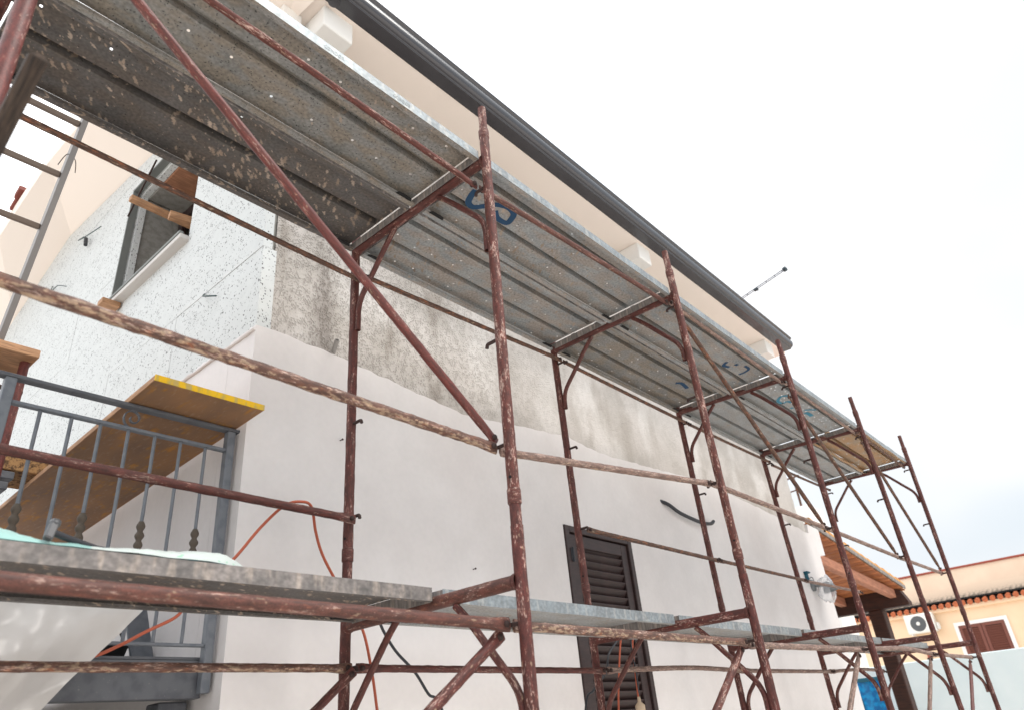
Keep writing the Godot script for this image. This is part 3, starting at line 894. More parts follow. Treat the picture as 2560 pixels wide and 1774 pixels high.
# ------------------------------------------------------------------ porch on the far end, neighbours
func build_porch() -> void:
	var p := thing("porch", "timber porch with orange boarded roof and dark beam beyond the far wall end", "porch", Vector3(9.4, 0, -2.6))
	var xa := 7.47; var xb := 11.05; var zf := -1.37; var zk := -4.6
	var top := func(x: float) -> float: return 3.585 - (x - 7.655) * 0.1385
	# roof boards run from front to back, laid side by side down the slope
	var x := xa
	var k := 0
	while x < xb - 0.01:
		var x2 := minf(x + 0.118, xb)
		var mb := MB.new()
		var q: float = 0.004 if k % 3 == 1 else 0.0
		mb.bar(Vector3(x + 0.058, top.call(x + 0.058) - 0.012 - q, zf - 0.004 * (k % 2)), Vector3(x + 0.058, top.call(x + 0.058) - 0.012 - q, zk), x2 - x - 0.006, 0.022, Vector3(0.137, 0.99, 0), 0.004)
		part(p, "roof_board", mb, M.porch_board if k % 2 == 0 else M.porch_board2)
		x = x2
		k += 1
	for z in [-1.52, -2.3, -3.1, -3.9]:
		var mb := MB.new()
		mb.bar(Vector3(xa - 0.02, 3.28, z), Vector3(xb - 0.19, 3.045, z), 0.10, 0.13, Vector3.UP, 0.008)
		part(p, "rafter", mb, M.rafter)
	var mb2 := MB.new()
	mb2.lbox(10.88, 11.08, 2.85, 3.0, -4.7, -1.40, 0.01)
	var pl := PackedVector2Array([Vector2(-4.7, 2.855), Vector2(-1.33, 2.852), Vector2(-1.325, 2.9), Vector2(-1.40, 3.075), Vector2(-1.46, 3.11), Vector2(-4.7, 3.11)])
	mb2 = MB.new(); mb2.prism(pl, Vector3(10.86, 0, 0), Vector3.BACK, Vector3.UP, Vector3.RIGHT, 0.2)
	part(p, "beam", mb2, M.beam)
	mb2 = MB.new(); mb2.lbox(10.85, 11.07, 0.0, 2.851, -1.955, -1.735, 0.012); part(p, "post", mb2, M.beam)
	mb2 = MB.new(); mb2.lbox(10.85, 11.07, 0.0, 2.851, -4.6, -4.38, 0.012); part(p, "post", mb2, M.beam)
	# drip edge and the tile ends above it
	mb2 = MB.new()
	mb2.bar(Vector3(xa, top.call(xa) + 0.02, zf + 0.012), Vector3(xb + 0.03, top.call(xb) + 0.02, zf + 0.012), 0.02, 0.055, Vector3.UP, 0.003)
	part(p, "drip_edge", mb2, M.zinc_dirty)
	var r := RandomNumberGenerator.new(); r.seed = 5
	for j in 12:
		var xx := xa + 0.02 + j * 0.298
		var mb := MB.new()
		var dy := r.randf_range(0.0, 0.012)
		mb.tube([Vector3(xx, top.call(xx) + 0.068 + dy, zf - 0.03 + r.randf_range(-0.01, 0.01)), Vector3(xx + 0.33, top.call(xx + 0.33) + 0.05 + dy, zf - 0.03)], 0.045, 10)
		part(p, "verge_tile", mb, M.tile_yellow)
	mb2 = MB.new()
	mb2.quad(Vector3(xa, top.call(xa) + 0.04, zf), Vector3(xb, top.call(xb) + 0.04, zf), Vector3(xb, top.call(xb) + 0.04, zk), Vector3(xa, top.call(xa) + 0.04, zk))
	part(p, "roof_felt", mb2, M.tile)

func build_neighbours() -> void:
	var X := 24.0
	var o := thing("neighbour_house", "orange house with tiled cornice and brown shutters behind the pale garden wall", "house", Vector3(X + 4, 0, -2))
	var mb := MB.new()
	mb.lbox(X, X + 8, 0, 4.02, -14, 10); part(o, "wall", mb, M.orange_wall)
	mb = MB.new(); mb.lbox(X - 0.12, X + 0.02, 3.84, 3.985, -14, 10, 0.02); part(o, "cornice", mb, M.orange_wall)
	mb = MB.new(); mb.lbox(X + 0.25, X + 8, 4.0, 5.02, -14, 10); part(o, "parapet", mb, M.pale_orange)
	mb = MB.new()
	mb.quad(Vector3(X + 0.244, 4.12, -14), Vector3(X + 0.244, 4.12, 10), Vector3(X + 0.244, 4.5, 10), Vector3(X + 0.244, 4.5, -14), Vector2(0, 1), Vector2(24, 1), Vector2(24, 0), Vector2(0, 0))
	part(o, "algae_stain", mb, M.algae)
	mb = MB.new(); mb.lbox(X + 0.2, X + 8, 5.02, 5.08, -14, 10, 0.01); part(o, "coping", mb, M.cap_red)
	mb = MB.new(); mb.lbox(X - 0.1, X + 0.3, 4.10, 4.15, -14, 10); part(o, "flashing", mb, M.hole)
	var z := -9.5
	while z < 0.6:
		mb = MB.new()
		mb.tube([Vector3(X - 0.20, 3.985, z), Vector3(X + 0.3, 4.09, z)], 0.075, 10)
		part(o, "roof_tile", mb, M.tile)
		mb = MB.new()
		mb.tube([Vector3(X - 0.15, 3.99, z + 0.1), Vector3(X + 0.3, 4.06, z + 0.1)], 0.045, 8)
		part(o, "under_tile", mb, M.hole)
		z += 0.2
	shuttered_window(o, X, -3.27, -2.05, 2.2, 3.4, true)
	shuttered_window(o, X, -6.6, -5.4, 1.1, 2.3, false)
	# air conditioner on the facade
	var ac := thing("air_conditioner", "white outdoor air conditioning unit on the orange facade", "air conditioner", Vector3(X - 0.18, 3.35, -4.18))
	mb = MB.new(); mb.lbox(X - 0.34, X - 0.04, 3.34, 3.885, -4.60, -3.79, 0.02); part(ac, "casing", mb, M.ac)
	mb = MB.new(); mb.lathe(Vector3(X - 0.338, 3.61, -4.24), Vector3.LEFT, [Vector2(0.0, 0.012), Vector2(0.20, 0.012), Vector2(0.225, 0.0)], 28); part(ac, "fan_grille", mb, M.grille)
	mb = MB.new(); mb.lathe(Vector3(X - 0.352, 3.61, -4.24), Vector3.LEFT, [Vector2(0.0, 0.01), Vector2(0.05, 0.008), Vector2(0.055, 0.0)], 16); part(ac, "fan_hub", mb, M.ac)
	for zz in [-4.5, -3.9]:
		mb = MB.new(); mb.lbox(X - 0.36, X - 0.0, 3.30, 3.338, zz - 0.02, zz + 0.02); part(ac, "bracket", mb, M.ac)
	mb = MB.new(); mb.lbox(X - 0.27, X - 0.08, 3.38, 3.58, -3.788, -3.70, 0.03); part(ac, "valve_cover", mb, M.ac)
	# drain and flue bits under the unit
	var d := thing("downpipe", "short brown downpipe on the orange facade below the air conditioner", "pipe", Vector3(X - 0.06, 2.0, -4.3))
	mb = MB.new(); mb.tube([Vector3(X - 0.06, 0.0, -4.3), Vector3(X - 0.06, 2.75, -4.3)], 0.05, 12); part(d, "pipe", mb, M.cap_red)
	mb = MB.new(); mb.lbox(X - 0.12, X, 2.6, 2.66, -4.37, -4.23, 0.01); part(d, "clamp", mb, M.iron)
	# pale garden wall in front of it
	mb = MB.new(); mb.lbox(14.0, 14.25, 0.0, 2.19, -12, 9, 0.015)
	solo("garden_wall", "pale blue rendered garden wall in front of the orange house", "wall", mb, M.blue_wall)
	# blue cover hung on a rail
	var t := thing("blue_cover", "bright blue plastic cover hanging behind the porch post", "cover", Vector3(13.5, 0, -3.1))
	mb = MB.new()
	var n := 14
	for j in n + 1:
		for i in n + 1:
			var zz := lerpf(-3.30, -2.86, float(i) / n); var y := lerpf(0.6, 1.95, float(j) / n)
			mb.vert(Vector3(13.5 + 0.025 * sin(zz * 19.0 + y * 2.0) + 0.015 * sin(y * 9.0), y, zz), Vector3(-1, 0, 0.3 * cos(zz * 19.0)).normalized(), Vector2(zz, y))
	for j in n:
		for i in n:
			var a := j * (n + 1) + i
			mb.tri_i(a, a + 1, a + n + 2); mb.tri_i(a, a + n + 2, a + n + 1)
	part(t, "sheet", mb, M.tarp_blue)
	mb = MB.new(); mb.lbox(13.46, 13.54, 1.93, 2.0, -3.31, -2.85, 0.008); part(t, "hem_rail", mb, M.tarp_dark)
	for zz in [-3.28, -2.88]:
		mb = MB.new(); mb.tube([Vector3(13.5, 0, zz), Vector3(13.5, 2.03, zz)], 0.018, 8); part(t, "stake", mb, M.tarp_dark)
	# white chimney block and rusty frame seen past the end of the concrete band
	var c := thing("rooftop_block", "white rooftop block with rusty frame behind the far house corner", "chimney", Vector3(16.3, 0, -4.4))
	mb = MB.new(); mb.lbox(16.0, 17.0, 0.0, 6.02, -6.2, -4.02, 0.02); part(c, "block", mb, M.white)
	mb = MB.new()
	mb.tube([Vector3(16.05, 6.0, -4.20), Vector3(16.05, 6.78, -4.20)], 0.03, 8); part(c, "frame_post", mb, M.rust)
	mb = MB.new(); mb.tube([Vector3(16.05, 6.74, -4.75), Vector3(16.05, 6.78, -4.05)], 0.022, 8); part(c, "frame_bar", mb, M.rust)
	mb = MB.new(); mb.tube([Vector3(16.05, 6.42, -4.5), Vector3(16.05, 6.44, -4.18)], 0.018, 8); part(c, "frame_bar", mb, M.rust)

func shuttered_window(o: Node3D, X: float, z0: float, z1: float, y0: float, y1: float, trim: bool) -> void:
	var mb := MB.new()
	if trim:
		mb.lbox(X - 0.05, X + 0.02, y0 - 0.1, y0, z0 - 0.1, z1 + 0.1); mb.lbox(X - 0.05, X + 0.02, y1, y1 + 0.1, z0 - 0.1, z1 + 0.1)
		mb.lbox(X - 0.052, X + 0.02, y0, y1, z0 - 0.1, z0); mb.lbox(X - 0.052, X + 0.02, y0, y1, z1, z1 + 0.1)
	else: mb.lbox(X - 0.03, X + 0.02, y0 - 0.06, y0, z0 - 0.05, z1 + 0.05)
	var w := part(o, "window", mb, M.trim)
	var cw := (z1 - z0) / 2
	for s in 2:
		# a leaf faces -x: its local x runs along +z
		var at := Transform3D(Basis(Vector3.BACK, Vector3.UP, Vector3.LEFT), Vector3(X - 0.04, y0 + 0.005, z0 + cw * (s + 0.5)))
		louvre(w, at, cw - 0.012, y1 - y0 - 0.01, M.brown_shutter, 0.062)
	mb = MB.new(); mb.lbox(X - 0.012, X + 0.01, y0, y1, z0, z1); part(w, "backing", mb, M.hole)

# ------------------------------------------------------------------ scaffold
const ORD := ["leftmost", "second", "third", "fourth", "fifth", "sixth"]

func pin(parent: Node3D, x: float, y: float, z: float, s: float) -> void:   # ledger peg with a turned-down tip, pointing inwards
	var mb := MB.new()
	mb.tube(arc([Vector3(x, y, z), Vector3(x, y, z + s * 0.058), Vector3(x, y - 0.017, z + s * 0.062)], 0.008, 3), 0.008, 8)
	part(parent, "peg", mb, M.iron)

func upright(f: Node3D, i: int, z: float, y0: float, y1: float, m: Material, sd: int, spigot: float) -> void:
	var a := Vector3(fx(i, z, y0), y0, z); var b := Vector3(fx(i, z, y1), y1, z)
	var up := (b - a).normalized()
	var mb := MB.new()
	mb.tube([a, b], 0.0236, 16, 0.0013, sd, 0, 0, false, 2.4, rng.randf() * 0.15)
	var u := part(f, "upright", mb, m)
	mb = MB.new()
	mb.lathe(a, up, [Vector2(0.0242, 0.0), Vector2(0.0265, 0.004), Vector2(0.0265, 0.055), Vector2(0.0243, 0.06)], 16)
	part(u, "collar", mb, m)
	if spigot > 0.0:
		mb = MB.new()
		mb.tube([b - up * 0.01, b + up * (spigot - 0.006), b + up * spigot], 0.0205, 14, 0.0008, sd + 5, 0, 0, false, 2.4, 0.3)
		part(u, "spigot", mb, m)
		mb = MB.new()
		mb.lathe(b - up * 0.06, up, [Vector2(0.0243, 0.0), Vector2(0.0262, 0.004), Vector2(0.0262, 0.05), Vector2(0.022, 0.062)], 16)
		part(u, "collar", mb, m)
	mb = MB.new()                       # locking-pin hole
	mb.lathe(a + up * 0.10 + Vector3(-0.0236, 0, 0.008), Vector3(-0.95, 0, 0.31).normalized(), [Vector2(0.0, 0.0016), Vector2(0.0062, 0.0016)], 10)
	part(u, "pin_hole", mb, M.hole)

func brace(f: Node3D, i: int, yt: float, front: bool, drop: float, run: float, tail: float, m: Material, sd: int) -> void:
	var z0 := -run if front else -W + run
	var zs := -0.036 if front else -W + 0.036
	var mb := MB.new()
	mb.tube(arc([Vector3(fx(i, z0, yt), yt - 0.03, z0), Vector3(fx(i, z0, yt), yt - 0.075, z0 + (0.05 if front else -0.05)), Vector3(fx(i, zs, yt - drop), yt - drop, zs), Vector3(fx(i, zs, yt - drop - tail), yt - drop - tail, zs)], 0.07, 6), 0.0145, 12, 0.0008, sd, 0, 0, true, 2.4, 0.1 + 0.4 * rng.randf())
	part(f, "corner_brace", mb, m)

func frame(i: int, upper: bool) -> void:
	var yt := 4.005 if upper else 2.009
	var x := fx(i, 0.0, yt)
	var xw := fx(i, -W, yt)
	var lab := "%s rust red scaffold portal of the %s tier, counted from the left" % [ORD[i], "upper" if upper else "lower"]
	var f := thing("scaffold_portal", lab, "scaffold section", Vector3(x, 2.284 if upper else 0.0, -W / 2), "frames of the scaffold")
	var fm: Material = M.std if upper else M.std2
	if i == 0: fm = M.red
	var bm: Material = M.inner if upper else M.std2
	if i >= 3 and upper: fm = M.std2 if i == 3 else M.inner
	if upper:
		upright(f, i, 0.0, 2.284, 4.205, fm, i * 7 + 1, 0.15)
		upright(f, i, -W, 2.284, 4.205, bm, i * 7 + 2, 0.15)
	else:
		upright(f, i, 0.0, 0.2, 2.205, fm, i * 7 + 3, 0.0)
		upright(f, i, -W, 0.2, 2.205, M.inner if i < 2 else bm, i * 7 + 4, 0.0)
		for z in [0.0, -W]:
			var mj := MB.new()
			mj.tube([Vector3(fx(i, z, 2.19), 2.19, z), Vector3(fx(i, z, 2.30), 2.30, z)], 0.0222, 14)
			part(f, "spigot", mj, fm)
			var xz := fx(i, z, 0.1)
			mj = MB.new(); mj.tube([Vector3(xz, 0.005, z), Vector3(xz, 0.24, z)], 0.017, 10); part(f, "base_screw", mj, M.steel)
			mj = MB.new(); mj.lbox(xz - 0.075, xz + 0.075, 0.001, 0.009, z - 0.075, z + 0.075); part(f, "base_plate", mj, M.steel)
	var mb := MB.new()
	var tr := 0.0242 if upper else 0.026
	mb.tube([Vector3(x, yt, -0.02), Vector3(xw, yt, -W + 0.02)], tr, 16, 0.001, i * 7 + 5, 0, 0, false, 2.4, rng.randf() * 0.4)
	var t := part(f, "transom", mb, M.inner if upper else (M.std2 if i > 1 else M.brown))
	for z in [-0.024, -W + 0.024]:
		mb = MB.new()
		mb.lathe(Vector3(fx(i, z, yt), yt, z + (0.016 if z > -0.5 else -0.016)), Vector3(0, 0, -1 if z > -0.5 else 1), [Vector2(tr + 0.007, 0.0), Vector2(tr + 0.004, 0.02), Vector2(tr, 0.028)], 14)
		part(t, "weld", mb, M.inner)
	brace(f, i, yt, true, 0.36, 0.33, 0.17 if i == 1 else 0.11, M.inner if upper else M.std2, i * 11 + 1)
	brace(f, i, yt, false, 0.36, 0.33, 0.17 if i == 1 else 0.12, M.inner, i * 11 + 2)
	if upper:
		for y in ([3.0, 2.53, 3.845] if i == 1 else [3.28, 2.73 if i > 1 else 2.55, 3.93]):
			pin(f, fx(i, 0.0, y), y, -0.02, -1.0); pin(f, fx(i, -W, y), y - 0.05, -W + 0.02, 1.0)
	else:
		for y in [1.87, 0.75]:
			pin(f, fx(i, 0.0, y), y, -0.02, -1.0); pin(f, fx(i, -W, y), y - 0.03, -W + 0.02, 1.0)

func ledger(called: String, label: String, cat: String, pts: Array, r: float, m: Material, sd: int, lump: float, grp: String) -> void:
	var mb := MB.new()
	mb.tube(pts, r, 14, lump, sd, 0.075, 0.075, false, 2.6, rng.randf() * 0.12)
	var mid: Vector3 = pts[0]
	var o := thing(called, label, cat, mid, grp)
	var tb := part(o, "tube", mb, m)
	for k in 2:
		var p: Vector3 = pts[0] if k == 0 else pts[pts.size() - 1]
		var q: Vector3 = pts[1] if k == 0 else pts[pts.size() - 2]
		var c := p + (q - p).normalized() * 0.024
		mb = MB.new()
		mb.lathe(c + Vector3(0, 0, -0.014), Vector3.BACK, [Vector2(0.0, 0.0), Vector2(0.011, 0.0), Vector2(0.011, 0.03), Vector2(0.0, 0.03)], 10)
		part(tb, "end_rivet", mb, M.iron)

func build_scaffold() -> void:
	for i in 6:
		frame(i, true)
		frame(i, false)
	var zf := -0.062; var zb := -W + 0.062
	var e := 0.012
	# rails straight below the upper deck
	var yu := [[3.915, 3.866], [3.872, 3.968], [3.985, 3.965], [3.985, 3.965], [3.995, 3.962]]
	var ybu := [[3.805, 3.772], [3.812, 3.895], [3.892, 3.879], [3.877, 3.895], [3.871, 3.915]]
	var ym := [[2.55, 2.524], [2.515, 2.732], [2.739, 2.736], [2.736, 2.723], [2.723, 2.731]]
	var ybm := [[2.486, 2.460], [], [2.67, 2.666], [2.669, 2.671], [2.666, 2.688]]
	var yl := [[1.888, 1.870], [1.868, 1.866], [1.854, 1.871], [1.87, 1.874], [1.873, 1.872]]
	var ybl := [[1.836, 1.838], [1.838, 1.833], [1.834, 1.838], [1.838, 1.836], [1.836, 1.844]]
	var bay := ["first", "second", "third", "fourth", "fifth"]
	var um := [M.std, M.brown, M.pale, M.pale, M.rust]
	var mm := [M.crust, M.pale, M.pale, M.pale, M.pale]
	var lm := [M.rust, M.crust, M.pale, M.pale, M.pale]
	for b in 5:
		var bent := func(y0: float, y1: float, z: float, sag: float) -> Array:
			var xa := fx(b, z, y0) + e; var xb := fx(b + 1, z, y1) - e
			return curve([Vector3(xa, y0, z), Vector3(lerpf(xa, xb, 0.25), lerpf(y0, y1, 0.25) + sag * 0.6, z), Vector3(lerpf(xa, xb, 0.6), lerpf(y0, y1, 0.6) + sag, z), Vector3(xb, y1, z)], 5)
		ledger("ledger_tube", "rusty front rail tube right under the upper deck, %s bay from the left" % bay[b], "scaffold tube", bent.call(yu[b][0], yu[b][1], zf, 0.004), 0.0148 if b < 2 else 0.014, um[b], b * 13 + 1, 0.0012, "rails under the upper deck")
		ledger("ledger_tube", "thin brown inner rail tube under the upper deck, %s bay from left" % bay[b], "scaffold tube", bent.call(ybu[b][0], ybu[b][1], zb, -0.003), 0.0135, M.rust, b * 13 + 2, 0.0012, "inner rails under the upper deck")
		ledger("ledger_tube", "mortar caked front guard rail tube at mid height, %s bay from the left" % bay[b], "scaffold tube", bent.call(ym[b][0], ym[b][1], zf, 0.0), 0.0178 if b == 0 else 0.0165, mm[b], b * 13 + 3, 0.0032 if b == 0 else 0.0016, "front guard rails")
		if ybm[b].size() > 0:
			ledger("ledger_tube", "inner guard rail tube near the wall at mid height, %s bay from the left" % bay[b], "scaffold tube", bent.call(ybm[b][0], ybm[b][1], zb, 0.0), 0.0175 if b == 0 else 0.0145, M.inner if b == 0 else (M.rust if b < 4 else M.pale), b * 13 + 4, 0.0016, "inner guard rails")
		ledger("ledger_tube", "front rail tube below the lower deck, %s bay from the left" % bay[b], "scaffold tube", bent.call(yl[b][0], yl[b][1], zf, 0.03 if b == 3 else 0.0), 0.0192 if b == 0 else 0.0172, M.brown if b == 0 else lm[b], b * 13 + 5, 0.0014, "front rails below the lower deck")
		ledger("ledger_tube", "inner rail tube near the wall below the lower deck, %s bay from the left" % bay[b], "scaffold tube", bent.call(ybl[b][0], ybl[b][1], zb, 0.018 if b == 2 or b == 4 else 0.0), 0.0158, M.crust if b == 0 else (M.inner if b == 1 else M.pale), b * 13 + 6, 0.0014, "inner rails below the lower deck")
	# diagonals in the front plane
	var zd := -0.032
	var dg := [[0, -1.80, 3.862, 0.0, 2.552, M.red], [2, 2.0, 3.925, 3.73, 2.75, M.rust], [3, 3.80, 3.88, 5.62, 2.74, M.rust], [4, 5.72, 3.92, 7.29, 2.77, M.rust]]
	for d in dg:
		ledger("diagonal_brace", "%s diagonal brace tube of the upper tier in the %s bay from the left" % ["clean red" if d[0] == 0 else "rusty", bay[d[0]]], "scaffold tube", [Vector3(d[1], d[2], zd - 0.035), Vector3(d[3], d[4], zd - 0.035)], 0.0172 if d[0] == 0 else 0.0155, d[5], d[0] * 3 + 91, 0.0009, "diagonals of the upper tier")
	for k in 5:
		var xr: float = fx(k + 1, 0.0, 1.84) - 0.02
		ledger("diagonal_brace", "diagonal brace tube of the lower tier dropping left from the %s frame" % ORD[k + 1], "scaffold tube", [Vector3(xr - 1.68, 0.72, zf - 0.03), Vector3(xr, 1.845, zf - 0.03)], 0.0188 if k < 2 else 0.0165, [M.std2, M.std, M.pale, M.pale, M.red][k], k * 3 + 71, 0.0012, "diagonals of the lower tier")
	ledger("diagonal_brace", "inner diagonal brace tube near the wall dropping left from the second frame", "scaffold tube", [Vector3(fx(1, -W, 1.8) - 1.5, 0.66, zb), Vector3(fx(1, -W, 1.8) - 0.02, 1.825, zb + 0.03)], 0.0165, M.inner, 88, 0.0012, "diagonals of the lower tier")
	# decks
	var fu := [M.deck_grey, M.deck_blue, M.deck_blue, M.deck_clean, M.deck_rust]
	var ru := [M.deck_brown, M.deck_blue, M.deck_grey, M.deck_clean, M.deck_clean]
	for b in 5:
		plank(b, fx(b, -0.26, 4.0) + 0.028, fx(b + 1, -0.26, 4.0) - 0.028, -0.018, -0.502, 4.052, fu[b], M.zinc, [1, 2, 2, 3, 1][b], "%s metal plank of the upper deck on the street side, %s bay" % [["dark speckled", "grey blue-marked", "grey scuffed", "finely perforated pale", "tan rusted"][b], bay[b]], "street side planks of the upper deck", b < 4)
		plank(b, fx(b, -0.76, 4.0) + 0.028, fx(b + 1, -0.76, 4.0) - 0.028, -0.516, -1.01, 4.050, ru[b], M.zinc_dirty, [4, 2, 2, 5, 5][b], "%s metal plank of the upper deck on the wall side, %s bay" % [["mortar splashed brown", "grey rusty", "grey scuffed", "pale dimpled", "pale clean"][b], bay[b]], "wall side planks of the upper deck", true)
		plank(b, fx(b, -0.67, 2.0) + 0.028, fx(b + 1, -0.67, 2.0) - 0.028, -0.425, -0.915, 2.062, M.deck_brown if b == 0 else M.deck_clean, M.zinc_dirty if b == 0 else M.zinc, 0, "%s metal plank of the lower deck, %s bay from the left" % ["mortar stained" if b == 0 else "galvanised", bay[b]], "planks of the lower deck", true)

# pressed steel scaffold plank: folded edges, a stiffening rib in the middle, closed ends with hooks
func plank(b: int, xa: float, xb: float, z0: float, z1: float, y: float, m: Material, edge: Material, holes: int, label: String, grp: String, straight: bool) -> void:
	var p := thing("metal_plank", label, "scaffold plank", Vector3((xa + xb) / 2, y, (z0 + z1) / 2), grp)
	var uo := rng.randf(); var vo := rng.randf_range(0.0, 0.1)
	var uv := func(q: Vector3) -> Vector2: return Vector2(uo + q.x * 0.5, vo + (absf(q.z - z0) + absf(y - q.y)) / 0.6)
	var dp := 0.05
	var rw := 0.023 if b == 0 else 0.018
	var ribs := [] if holes == 0 else ([0.5] if b == 0 else [0.24, 0.66])
	var cuts := [z0 - 0.001]
	for q0: float in ribs:
		cuts.append(lerpf(z0, z1, q0) + rw); cuts.append(lerpf(z0, z1, q0) - rw)
	cuts.append(z1 + 0.001)
	var mb: MB
	for k in range(0, cuts.size(), 2):
		mb = MB.new()
		var kind := holes
		if holes == 3 and k != 2: kind = 5
		if holes == 4 and k == 2: kind = 0
		sheet_holes(mb, xa + 0.009, xb - 0.009, cuts[k], cuts[k + 1], y, kind, uv, b * 2 + k)
		part(p, "deck_sheet", mb, m)
	# stiffening grooves pressed into the sheet
	for k in range(1, cuts.size() - 1, 2):
		mb = MB.new()
		var pr := [Vector2(cuts[k], y), Vector2(cuts[k] - 0.002, y + 0.045), Vector2(cuts[k + 1] + 0.002, y + 0.045), Vector2(cuts[k + 1], y)]
		for j in 3:
			var a: Vector2 = pr[j]; var c: Vector2 = pr[j + 1]
			var q := [Vector3(xa + 0.009, a.y, a.x), Vector3(xb - 0.009, a.y, a.x), Vector3(xb - 0.009, c.y, c.x), Vector3(xa + 0.009, c.y, c.x)]
			mb.quad(q[3], q[2], q[1], q[0], uv.call(q[3]), uv.call(q[2]), uv.call(q[1]), uv.call(q[0]))
		for x in [xa + 0.009, xb - 0.009]:        # pressed shut at both ends
			mb.quad(Vector3(x, pr[0].y, pr[0].x), Vector3(x, pr[1].y, pr[1].x), Vector3(x, pr[2].y, pr[2].x), Vector3(x, pr[3].y, pr[3].x), uv.call(Vector3(x, y, pr[0].x)), uv.call(Vector3(x, y + 0.04, pr[0].x)), uv.call(Vector3(x, y + 0.04, pr[2].x)), uv.call(Vector3(x, y, pr[2].x)))
		part(p, "groove", mb, m)
	# folded edges with return lips; the street-side edge of old planks is a little buckled
	var ns := FastNoiseLite.new(); ns.seed = b + 40; ns.frequency = 1.6
	for s in [[z0, -1.0], [z1, 1.0]]:
		mb = MB.new()
		var n := 24
		var z: float = s[0]; var d: float = s[1]
		var amp := 0.0012 if straight else 0.008
		var rows := [Vector2(z, y + 0.0005), Vector2(z, y - dp), Vector2(z + d * 0.028, y - dp), Vector2(z + d * 0.028, y - dp + 0.01)]
		var fold: MeshInstance3D = null
		for k in rows.size() - 1:
			if k == 1: mb = MB.new()
			for j in n:
				var P := []
				for e in [[0, 0], [1, 0], [1, 1], [0, 1]]:
					var xx := lerpf(xa, xb, float(j + e[0]) / n)
					var rr: Vector2 = rows[k + e[1]]
					var w := ns.get_noise_1d(xx)
					P.append(Vector3(xx, rr.y + amp * w, rr.x + amp * 0.8 * w))
				var T := []
				for q2: Vector3 in P: T.append(Vector2(uo + q2.x * 0.6, vo + (y - q2.y) * 3.0 + absf(q2.z - z) * 3.0))
				if d < 0.0: mb.quad(P[3], P[2], P[1], P[0], T[3], T[2], T[1], T[0])
				else: mb.quad(P[0], P[1], P[2], P[3], T[0], T[1], T[2], T[3])
			if k == 0: fold = part(p, "side_fold", mb, edge if d < 0.0 else m)
		part(fold, "lip", mb, m)
	# closed ends and hooks over the transom
	for x in [xa + 0.006, xb - 0.006]:
		mb = MB.new()
		mb.lbox(x - 0.0015, x + 0.0015, y - dp - 0.004, y - (0.009 if holes > 0 else 0.0008), z1 + 0.004, z0 - 0.004)
		var en := part(p, "end_plate", mb, M.zinc_dirty)
		var dx := -0.05 if x < (xa + xb) / 2 else 0.05
		for z in [lerpf(z0, z1, 0.2), lerpf(z0, z1, 0.8)]:
			mb = MB.new()
			mb.lbox(minf(x, x + dx), maxf(x, x + dx), y - 0.023, y - 0.017, z - 0.03, z + 0.03, 0.001)
			part(en, "hook", mb, M.zinc_dirty)
	# hand slots near the ends
	for x in [xa + 0.085, xb - 0.085]:
		mb = MB.new()
		slot(mb, x, y - dp + 0.006, z1 + 0.030, 0.048, 0.019)
		part(p, "hand_slot", mb, M.hole)

func slot(mb: MB, x: float, y: float, z: float, l: float, r: float) -> void:
	var poly := PackedVector2Array()
	for k in 16:
		var th := TAU * k / 16
		poly.append(Vector2(cos(th) * r + (l - r) * signf(cos(th)) * (1.0 if absf(cos(th)) > 0.01 else 0.0), sin(th) * r))
	mb.prism(poly, Vector3(x, y, z), Vector3.RIGHT, Vector3.BACK, Vector3.DOWN, 0.004)

# flat sheet with real punched holes. kind 0 none, 1 sparse row, 2 two sparse rows, 3 dense, 4 few, 5 one dense row
func sheet_holes(mb: MB, xa: float, xb: float, z0: float, z1: float, y: float, kind: int, uv: Callable, sd: int) -> void:
	var r := RandomNumberGenerator.new(); r.seed = sd
	var rows := [1, 1, 2, 3, 1, 2][kind] as int
	var cols := [1, 9, 12, 22, 9, 20][kind] as int
	var rad := [0.0, 0.0066, 0.0055, 0.006, 0.006, 0.0038][kind] as float
	var prob := [0.0, 0.95, 0.55, 0.92, 0.4, 0.6][kind] as float
	var dz := (z1 - z0) / rows; var dx := (xb - xa) / cols
	for j in rows:
		for i in cols:
			var a := Vector3(xa + dx * i, y, z0 + dz * j); var c := Vector3(a.x + dx, y, a.z + dz)
			var ring := [Vector3(c.x, y, (a.z + c.z) / 2), c, Vector3((a.x + c.x) / 2, y, c.z), Vector3(a.x, y, c.z), Vector3(a.x, y, (a.z + c.z) / 2), a, Vector3((a.x + c.x) / 2, y, a.z), Vector3(c.x, y, a.z)]
			if r.randf() < prob:
				var cen := (a + c) / 2 + Vector3(r.randf_range(-0.2, 0.2) * dx, 0, r.randf_range(-0.25, 0.25) * dz)
				var hole := []
				for q: Vector3 in ring:
					var dd: Vector3 = (q - (a + c) / 2)
					var th := roundf(atan2(dd.z / dz, dd.x / dx) / (PI / 4)) * PI / 4
					hole.append(cen + Vector3(cos(th) * rad, 0, sin(th) * rad * signf(dz)))
				for k in 8:
					var k2 := (k + 1) % 8
					mb.quad(ring[k], ring[k2], hole[k2], hole[k], uv.call(ring[k]), uv.call(ring[k2]), uv.call(hole[k2]), uv.call(hole[k]))
			else:
				mb.quad(ring[1], ring[7], ring[5], ring[3], uv.call(ring[1]), uv.call(ring[7]), uv.call(ring[5]), uv.call(ring[3]))

